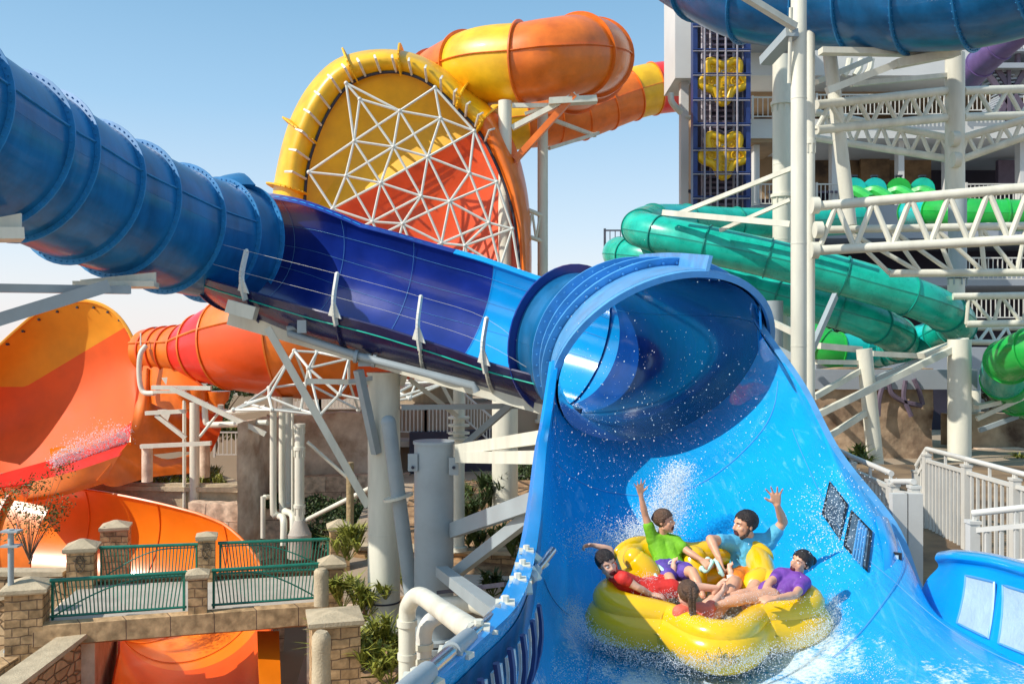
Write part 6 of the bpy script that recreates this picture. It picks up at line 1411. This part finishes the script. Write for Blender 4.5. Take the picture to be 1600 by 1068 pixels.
def person(label, J, k, skin, H, f, u, shirt, shorts, hair, hl=.30, legs=True, open_=1, sleeve=.55, vox=.0075, face=True, sh_r=1.0):
    G = {a: P(*b) for a, b in J.items() if a[:4] != 'hand' and a[:2] != 'ft'}
    t = thing('person', label, 'person', G['hip']); f, u, s = basis(f, u)
    mb = MB(); pt, m = head_forms(mb, G['head'], f, u, s, H)
    mb.cap(G['neck'], G['head']-u*.18*H-f*.04*H, .055*k, .050*k)
    # shoulders, ribcage, waist, hips
    def torso(mb, e):
        mb.cap(G['shL'], G['neck'].lerp(G['chest'], .25), (.062+e)*k, (.060+e)*k); mb.cap(G['shR'], G['neck'].lerp(G['chest'], .25), (.062+e)*k, (.060+e)*k)
        ax = (G['shR']-G['shL']).normalized()*.07*k
        for q in (-1, 1):
            mb.cap(G['chest']+ax*q, G['waist']+ax*q*.75, (.098+e)*k, (.088+e)*k); mb.cap(G['waist']+ax*q*.75, G['hip']+ax*q, (.088+e)*k, (.10+e)*k)
            mb.cap(G['shL' if q < 0 else 'shR'], G['chest']+ax*q*.8, (.058+e)*k, (.085+e)*k)
    torso(mb, 0)
    for S in 'LR':
        a, b, c = G['sh'+S], G['el'+S], G['wr'+S]
        mb.cap(a, a.lerp(b, .5), .054*k, .050*k); mb.cap(a.lerp(b, .5), b, .048*k, .037*k); mb.cap(b, b.lerp(c, .35), .038*k, .039*k); mb.cap(b.lerp(c, .35), c, .038*k, .024*k)
        h = J['hand'+S]; hand(mb, c, P(*h[0])-c, h[1], k*1.08, h[2], h[3], h[4])
        if legs and ('kn'+S) in G:
            hp, kn, an = G['hp'+S], G['kn'+S], G['an'+S]
            mb.cap(hp, hp.lerp(kn, .5), .088*k, .078*k); mb.cap(hp.lerp(kn, .5), kn, .076*k, .055*k); mb.cap(kn, kn.lerp(an, .35), .053*k, .056*k); mb.cap(kn.lerp(an, .35), an, .054*k, .032*k)
            if 'ft'+S in J: foot(mb, an, P(*J['ft'+S][0])-an, J['ft'+S][1], k)
    body = fuse(mb, 'body', skin, t, vox)
    if face: face_bits(body, pt, m, H, hair, open_)
    if hl is not None: hair_cap(body, pt, m, H, hair, hl)
    mb = MB(); torso(mb, .013)
    for S in 'LR':
        a, b = G['sh'+S], G['el'+S]; mb.cap(a, a.lerp(b, sleeve), .064*k*sh_r, .060*k*sh_r)
    # folds
    rr = random.Random(int(k*1000)+len(label))
    for _ in range(26):
        p0 = G['chest'].lerp(G['hip'], rr.random()); ax = (G['shR']-G['shL']).normalized(); c = p0+ax*rr.uniform(-.11, .11)*k+V((0, -.083*k, 0)); d = (ax*rr.uniform(-1, 1)+(G['waist']-G['chest']).normalized()*rr.uniform(.3, 1)).normalized()*.06*k
        mb.cap(c-d, c+d, .011*k, .017*k, 6)
    tp_ = fuse(mb, 'shirt', shirt, body, vox, 8)
    if shorts:
        mb = MB(); ax = (G['shR']-G['shL']).normalized()*.07*k; mb.cap(G['hip']-ax, G['hip']+ax, .117*k, .117*k)
        for S in 'LR':
            if 'kn'+S in G: mb.cap(G['hp'+S], G['hp'+S].lerp(G['kn'+S], .62), .104*k, .098*k)
        fuse(mb, 'shorts', shorts, body, vox, 6)
    return t, body, pt, m, G, (f, u, s)
# man in the light blue shirt
t, body, pt, m, G, _ = person('bearded man in a light blue t-shirt and orange shorts raising one open hand', dict(
    hip=(1166, 902, 8.62), waist=(1169, 882, 8.72), chest=(1171, 860, 8.76), neck=(1170, 841, 8.78), head=(1164, 820, 8.72),
    shL=(1143, 848, 8.70), elL=(1110, 842, 8.50), wrL=(1122, 869, 8.36), handL=((1125, 884, 8.33), (.7, .3, 0), .75, .2, -1),
    shR=(1200, 846, 8.80), elR=(1224, 815, 8.74), wrR=(1214, 788, 8.62), handR=((1211, 768, 8.58), (-.3, -1, 0), .12, 1.0, -1),
    hpL=(1156, 905, 8.55), knL=(1146, 912, 8.15), anL=(1130, 945, 7.95), hpR=(1178, 906, 8.55), knR=(1180, 915, 8.15), anR=(1165, 948, 7.9)),
    1.16, 'skin_tan', .272, (-.95, -.32, -.02), (.12, 0, 1), 'blue_shirt', 'orange_shorts', 'hair_dark', .33)
mb = MB(); 
for q in (-1, 1): mb.path([pt(q*.30, .02, .02), pt(q*.30, .04, -.14), pt(q*.27, .10, -.27), pt(q*.16, .24, -.40), pt(0, .32, -.46)], [.03*.27, .045*.27, .055*.27, .06*.27, .065*.27], 8)
mb.path([pt(-.13, .33, -.27), pt(-.10, .375, -.165), pt(0, .405, -.15), pt(.10, .375, -.165), pt(.13, .33, -.27)], .016*.27, 6); mb.build('beard', 'hair_dark', body, True)
# girl in the lime shirt
t, body, pt, m, G, _ = person('girl in a lime green t-shirt and violet shorts stretching one arm straight up', dict(
    hip=(1046, 888, 8.50), waist=(1043, 872, 8.58), chest=(1038, 853, 8.64), neck=(1035, 836, 8.66), head=(1038, 814, 8.62),
    shL=(1020, 842, 8.64), elL=(1008, 804, 8.62), wrL=(1001, 772, 8.58), handL=((999, 756, 8.56), (.2, -1, 0), .1, 1.0, 1),
    shR=(1056, 846, 8.62), elR=(1075, 861, 8.50), wrR=(1096, 874, 8.40), handR=((1104, 881, 8.36), (.4, .5, -.6), .8, .2, 1),
    hpL=(1036, 891, 8.45), knL=(1047, 905, 8.12), anL=(1062, 935, 7.95), hpR=(1054, 890, 8.45), knR=(1082, 893, 8.15), anR=(1098, 930, 7.95)),
    .86, 'skin_tan', .222, (.88, -.46, .06), (-.12, 0, 1), 'green_shirt', 'purple_shorts', 'hair_brown', .30, sh_r=1.05)
mb = MB(); mb.ell(pt(0, -.47, .12), (.11*.22, .10*.22, .13*.22), m, 12, 8); mb.build('ponytail', 'hair_brown', body, True)
sh = [o for o in body.children if o.name.startswith('shorts')][0]
mb = MB(); c = P(1053, 880, 8.37); mb.path([c+V((.05*math.cos(a), 0, .035*math.sin(a))) for a in [k*math.pi/6 for k in range(12)]], .006, 5, closed=True); mb.path([c+V((-.05, 0, 0)), c+V((.05, -.01, .0))], .006, 5); mb.path([c+V((0, 0, .03)), c+V((.01, -.01, -.06))], .006, 5)
tie = mb.build('tie_cord', 'white', t); 
# boy in red
t, body, pt, m, G, _ = person('shouting boy in a red shirt leaning back with a bent arm raised', dict(
    hip=(1008, 921, 8.02), waist=(990, 914, 8.0), chest=(971, 907, 7.97), neck=(956, 899, 7.97), head=(948, 880, 7.92),
    shL=(957, 897, 8.10), elL=(953, 858, 8.16), wrL=(927, 851, 8.12), handL=((913, 852, 8.10), (0, -.6, -.8), .9, .3, 1),
    shR=(974, 903, 7.82), elR=(996, 917, 7.80), wrR=(1018, 928, 7.84), handR=((1030, 930, 7.84), (0, .2, -1), .4, .3, 1),
    hpL=(1014, 916, 8.12), knL=(1045, 908, 8.22), anL=(1050, 896, 8.24), ftL=((1051, 882, 8.26), (-.8, -.5, 0)), hpR=(1016, 922, 7.95), knR=(1070, 916, 7.98), anR=(1118, 918, 8.0), ftR=((1126, 908, 8.02), (-.5, 0, 1))),
    .84, 'skin', .232, (.34, -.92, -.10), (-.30, -.1, .95), 'red_shirt', 'red_shirt', 'hair_dark', .31, sleeve=.35)
for i, (x, y) in enumerate(((975, 901), (979, 907), (983, 913))):
    mb = MB(); mb.box(P(x, y, 7.84), (.022, .008, .012), 0, 0); mb.build('shirt_mark', 'white', t)
# woman in violet
t, body, pt, m, G, _ = person('laughing woman in a violet t-shirt with dark hair in a bun', dict(
    hip=(1212, 928, 7.85), waist=(1220, 919, 7.87), chest=(1232, 907, 7.91), neck=(1242, 896, 7.95), head=(1251, 879, 7.95),
    shL=(1221, 898, 7.95), elL=(1203, 908, 7.81), wrL=(1192, 926, 7.73), handL=((1186, 936, 7.71), (.5, .5, -.4), .8, .2, -1),
    shR=(1256, 910, 7.83), elR=(1243, 929, 7.55), wrR=(1212, 934, 7.45), handR=((1198, 935, 7.43), (0, .3, -1), .3, .3, -1),
    hpL=(1206, 926, 7.95), knL=(1172, 926, 7.93), anL=(1130, 934, 7.83), hpR=(1206, 932, 7.73), knR=(1166, 934, 7.63), anR=(1120, 945, 7.55)),
    .88, 'skin_tan', .225, (-.80, -.55, .22), (.42, 0, .9), 'purple_shirt', None, 'hair_dark', .30)
mb = MB(); mb.ell(pt(0, -.60, .16), (.19*.225, .18*.225, .19*.225), m, 14, 10); mb.build('hair_bun', 'hair_dark', body, True)
# girl with the braid, seen from behind
t, body, pt, m, G, fr_ = person('child in a coral shirt seen from behind with a long dark braid', dict(
    hip=(1092, 972, 7.62), waist=(1088, 966, 7.55), chest=(1084, 958, 7.50), neck=(1080, 948, 7.48), head=(1074, 928, 7.46),
    shL=(1062, 956, 7.46), elL=(1056, 968, 7.62), wrL=(1064, 960, 7.85), handL=((1070, 952, 7.95), (0, 0, -1), .5, .3, 1),
    shR=(1104, 955, 7.50), elR=(1117, 939, 7.66), wrR=(1130, 922, 7.82), handR=((1136, 914, 7.9), (0, 1, 0), .8, .2, -1),
    hpL=(1094, 965, 7.75), knL=(1118, 930, 8.05), anL=(1142, 904, 8.25), ftL=((1140, 891, 8.27), (-.6, -.6, 0)), hpR=(1102, 968, 7.6), knR=(1136, 940, 7.75), anR=(1172, 928, 7.95)),
    .84, 'skin', .225, (-.12, .98, .05), (.08, -.12, 1), 'coral_shirt', None, 'hair_brown', .24, face=False)
H = .225; mb = MB(); br_ = [pt(.0, -.44, .30), pt(.0, -.52, .10), pt(.02, -.50, -.12), pt(.05, -.48, -.32), pt(.07, -.52, -.50), pt(.10, -.60, -.68), pt(.13, -.66, -.86)]
bc = crv(br_, 3)
for i, p in enumerate(bc):
    w_ = .10*H*(1.25-.55*i/len(bc))
    for q in (-1, 1): mb.ell(p+V((q*w_*.55, 0, 0)), (w_*.8, w_*.75, w_*.95), Matrix.Rotation(q*R(35), 3, 'Y'), 10, 8)
mb.build('braid', 'hair_brown', body, True)
mb = MB(); mb.ell(pt(0, -.05, .13), (.36*H, .43*H, .39*H), m, 24, 16)
for k in range(9):
    a = R(-60+15*k); mb.path([pt(math.sin(a)*.36*1.0, -.05-.0, .13+math.cos(a)*.39) if False else pt(.36*math.sin(a), -.06-.40*j_/5*math.cos(R(10)), .20+.30*math.cos(a)*(1-j_/5)) for j_ in range(6)], .012*H, 5)
mb.build('hair_back', 'hair_brown', body, True)
mb = MB(); a_, b_ = G['anL'], P(1141, 897, 8.26); mb.cyl(a_, b_, .034, .036, 12); mb.build('white_anklet', 'white', body, True)
# ================================================================== CAMERA, SUN, SKY
cam = bpy.data.cameras.new('camera'); co = bpy.data.objects.new('camera', cam); COL.objects.link(co)
cam.sensor_width = 36; cam.lens = 36*F/1600; cam.clip_end = 5000; cam.clip_start = .05
co.location = (0, 0, 0); co.rotation_euler = (R(90), 0, 0); SC.camera = co
SUN_EL = 41; SX, SY = -.91, -.41
sd = V((SX, SY, 0)).normalized()*math.cos(R(SUN_EL)) + V((0, 0, math.sin(R(SUN_EL))))
sl = bpy.data.lights.new('sun', 'SUN'); sl.energy = 4.8; sl.angle = R(.5); sl.color = (1, .93, .82)
so = bpy.data.objects.new('sun', sl); COL.objects.link(so); so.rotation_euler = sd.to_track_quat('Z', 'Y').to_euler(); so.location = (-30, -10, 40)
w = bpy.data.worlds.new('World'); SC.world = w; w.use_nodes = True; nt = w.node_tree; N = nt.nodes; L_ = nt.links
bg = N['Background']; sky = N.new('ShaderNodeTexSky'); sky.sky_type = 'NISHITA'; sky.sun_disc = False
sky.sun_elevation = R(SUN_EL); sky.sun_rotation = math.atan2(SX, SY); sky.air_density = 1.0; sky.dust_density = 2.0; sky.ozone_density = 1.4
# haze band near the horizon, low end warmed to fill the shade
tc = N.new('ShaderNodeTexCoord'); sp = N.new('ShaderNodeSeparateXYZ'); L_.new(tc.outputs['Generated'], sp.inputs[0])
rp = N.new('ShaderNodeValToRGB'); L_.new(sp.outputs['Z'], rp.inputs[0])
e = rp.color_ramp.elements; e[0].position = 0; e[0].color = (5.1, 4.75, 4.65, 1); e[1].position = .36; e[1].color = (1.05, 2.25, 3.45, 1)
x = rp.color_ramp.elements.new(.12); x.color = (3.15, 3.9, 4.6, 1); x = rp.color_ramp.elements.new(.24); x.color = (1.75, 3.0, 4.2, 1)
mx = N.new('ShaderNodeMix'); mx.data_type = 'RGBA'; mx.inputs[0].default_value = .8
L_.new(sky.outputs[0], mx.inputs[6]); L_.new(rp.outputs[0], mx.inputs[7]); L_.new(mx.outputs[2], bg.inputs[0]); bg.inputs[1].default_value = .215
SC.view_settings.view_transform = 'Standard'; SC.view_settings.look = 'None'; SC.view_settings.exposure = 0
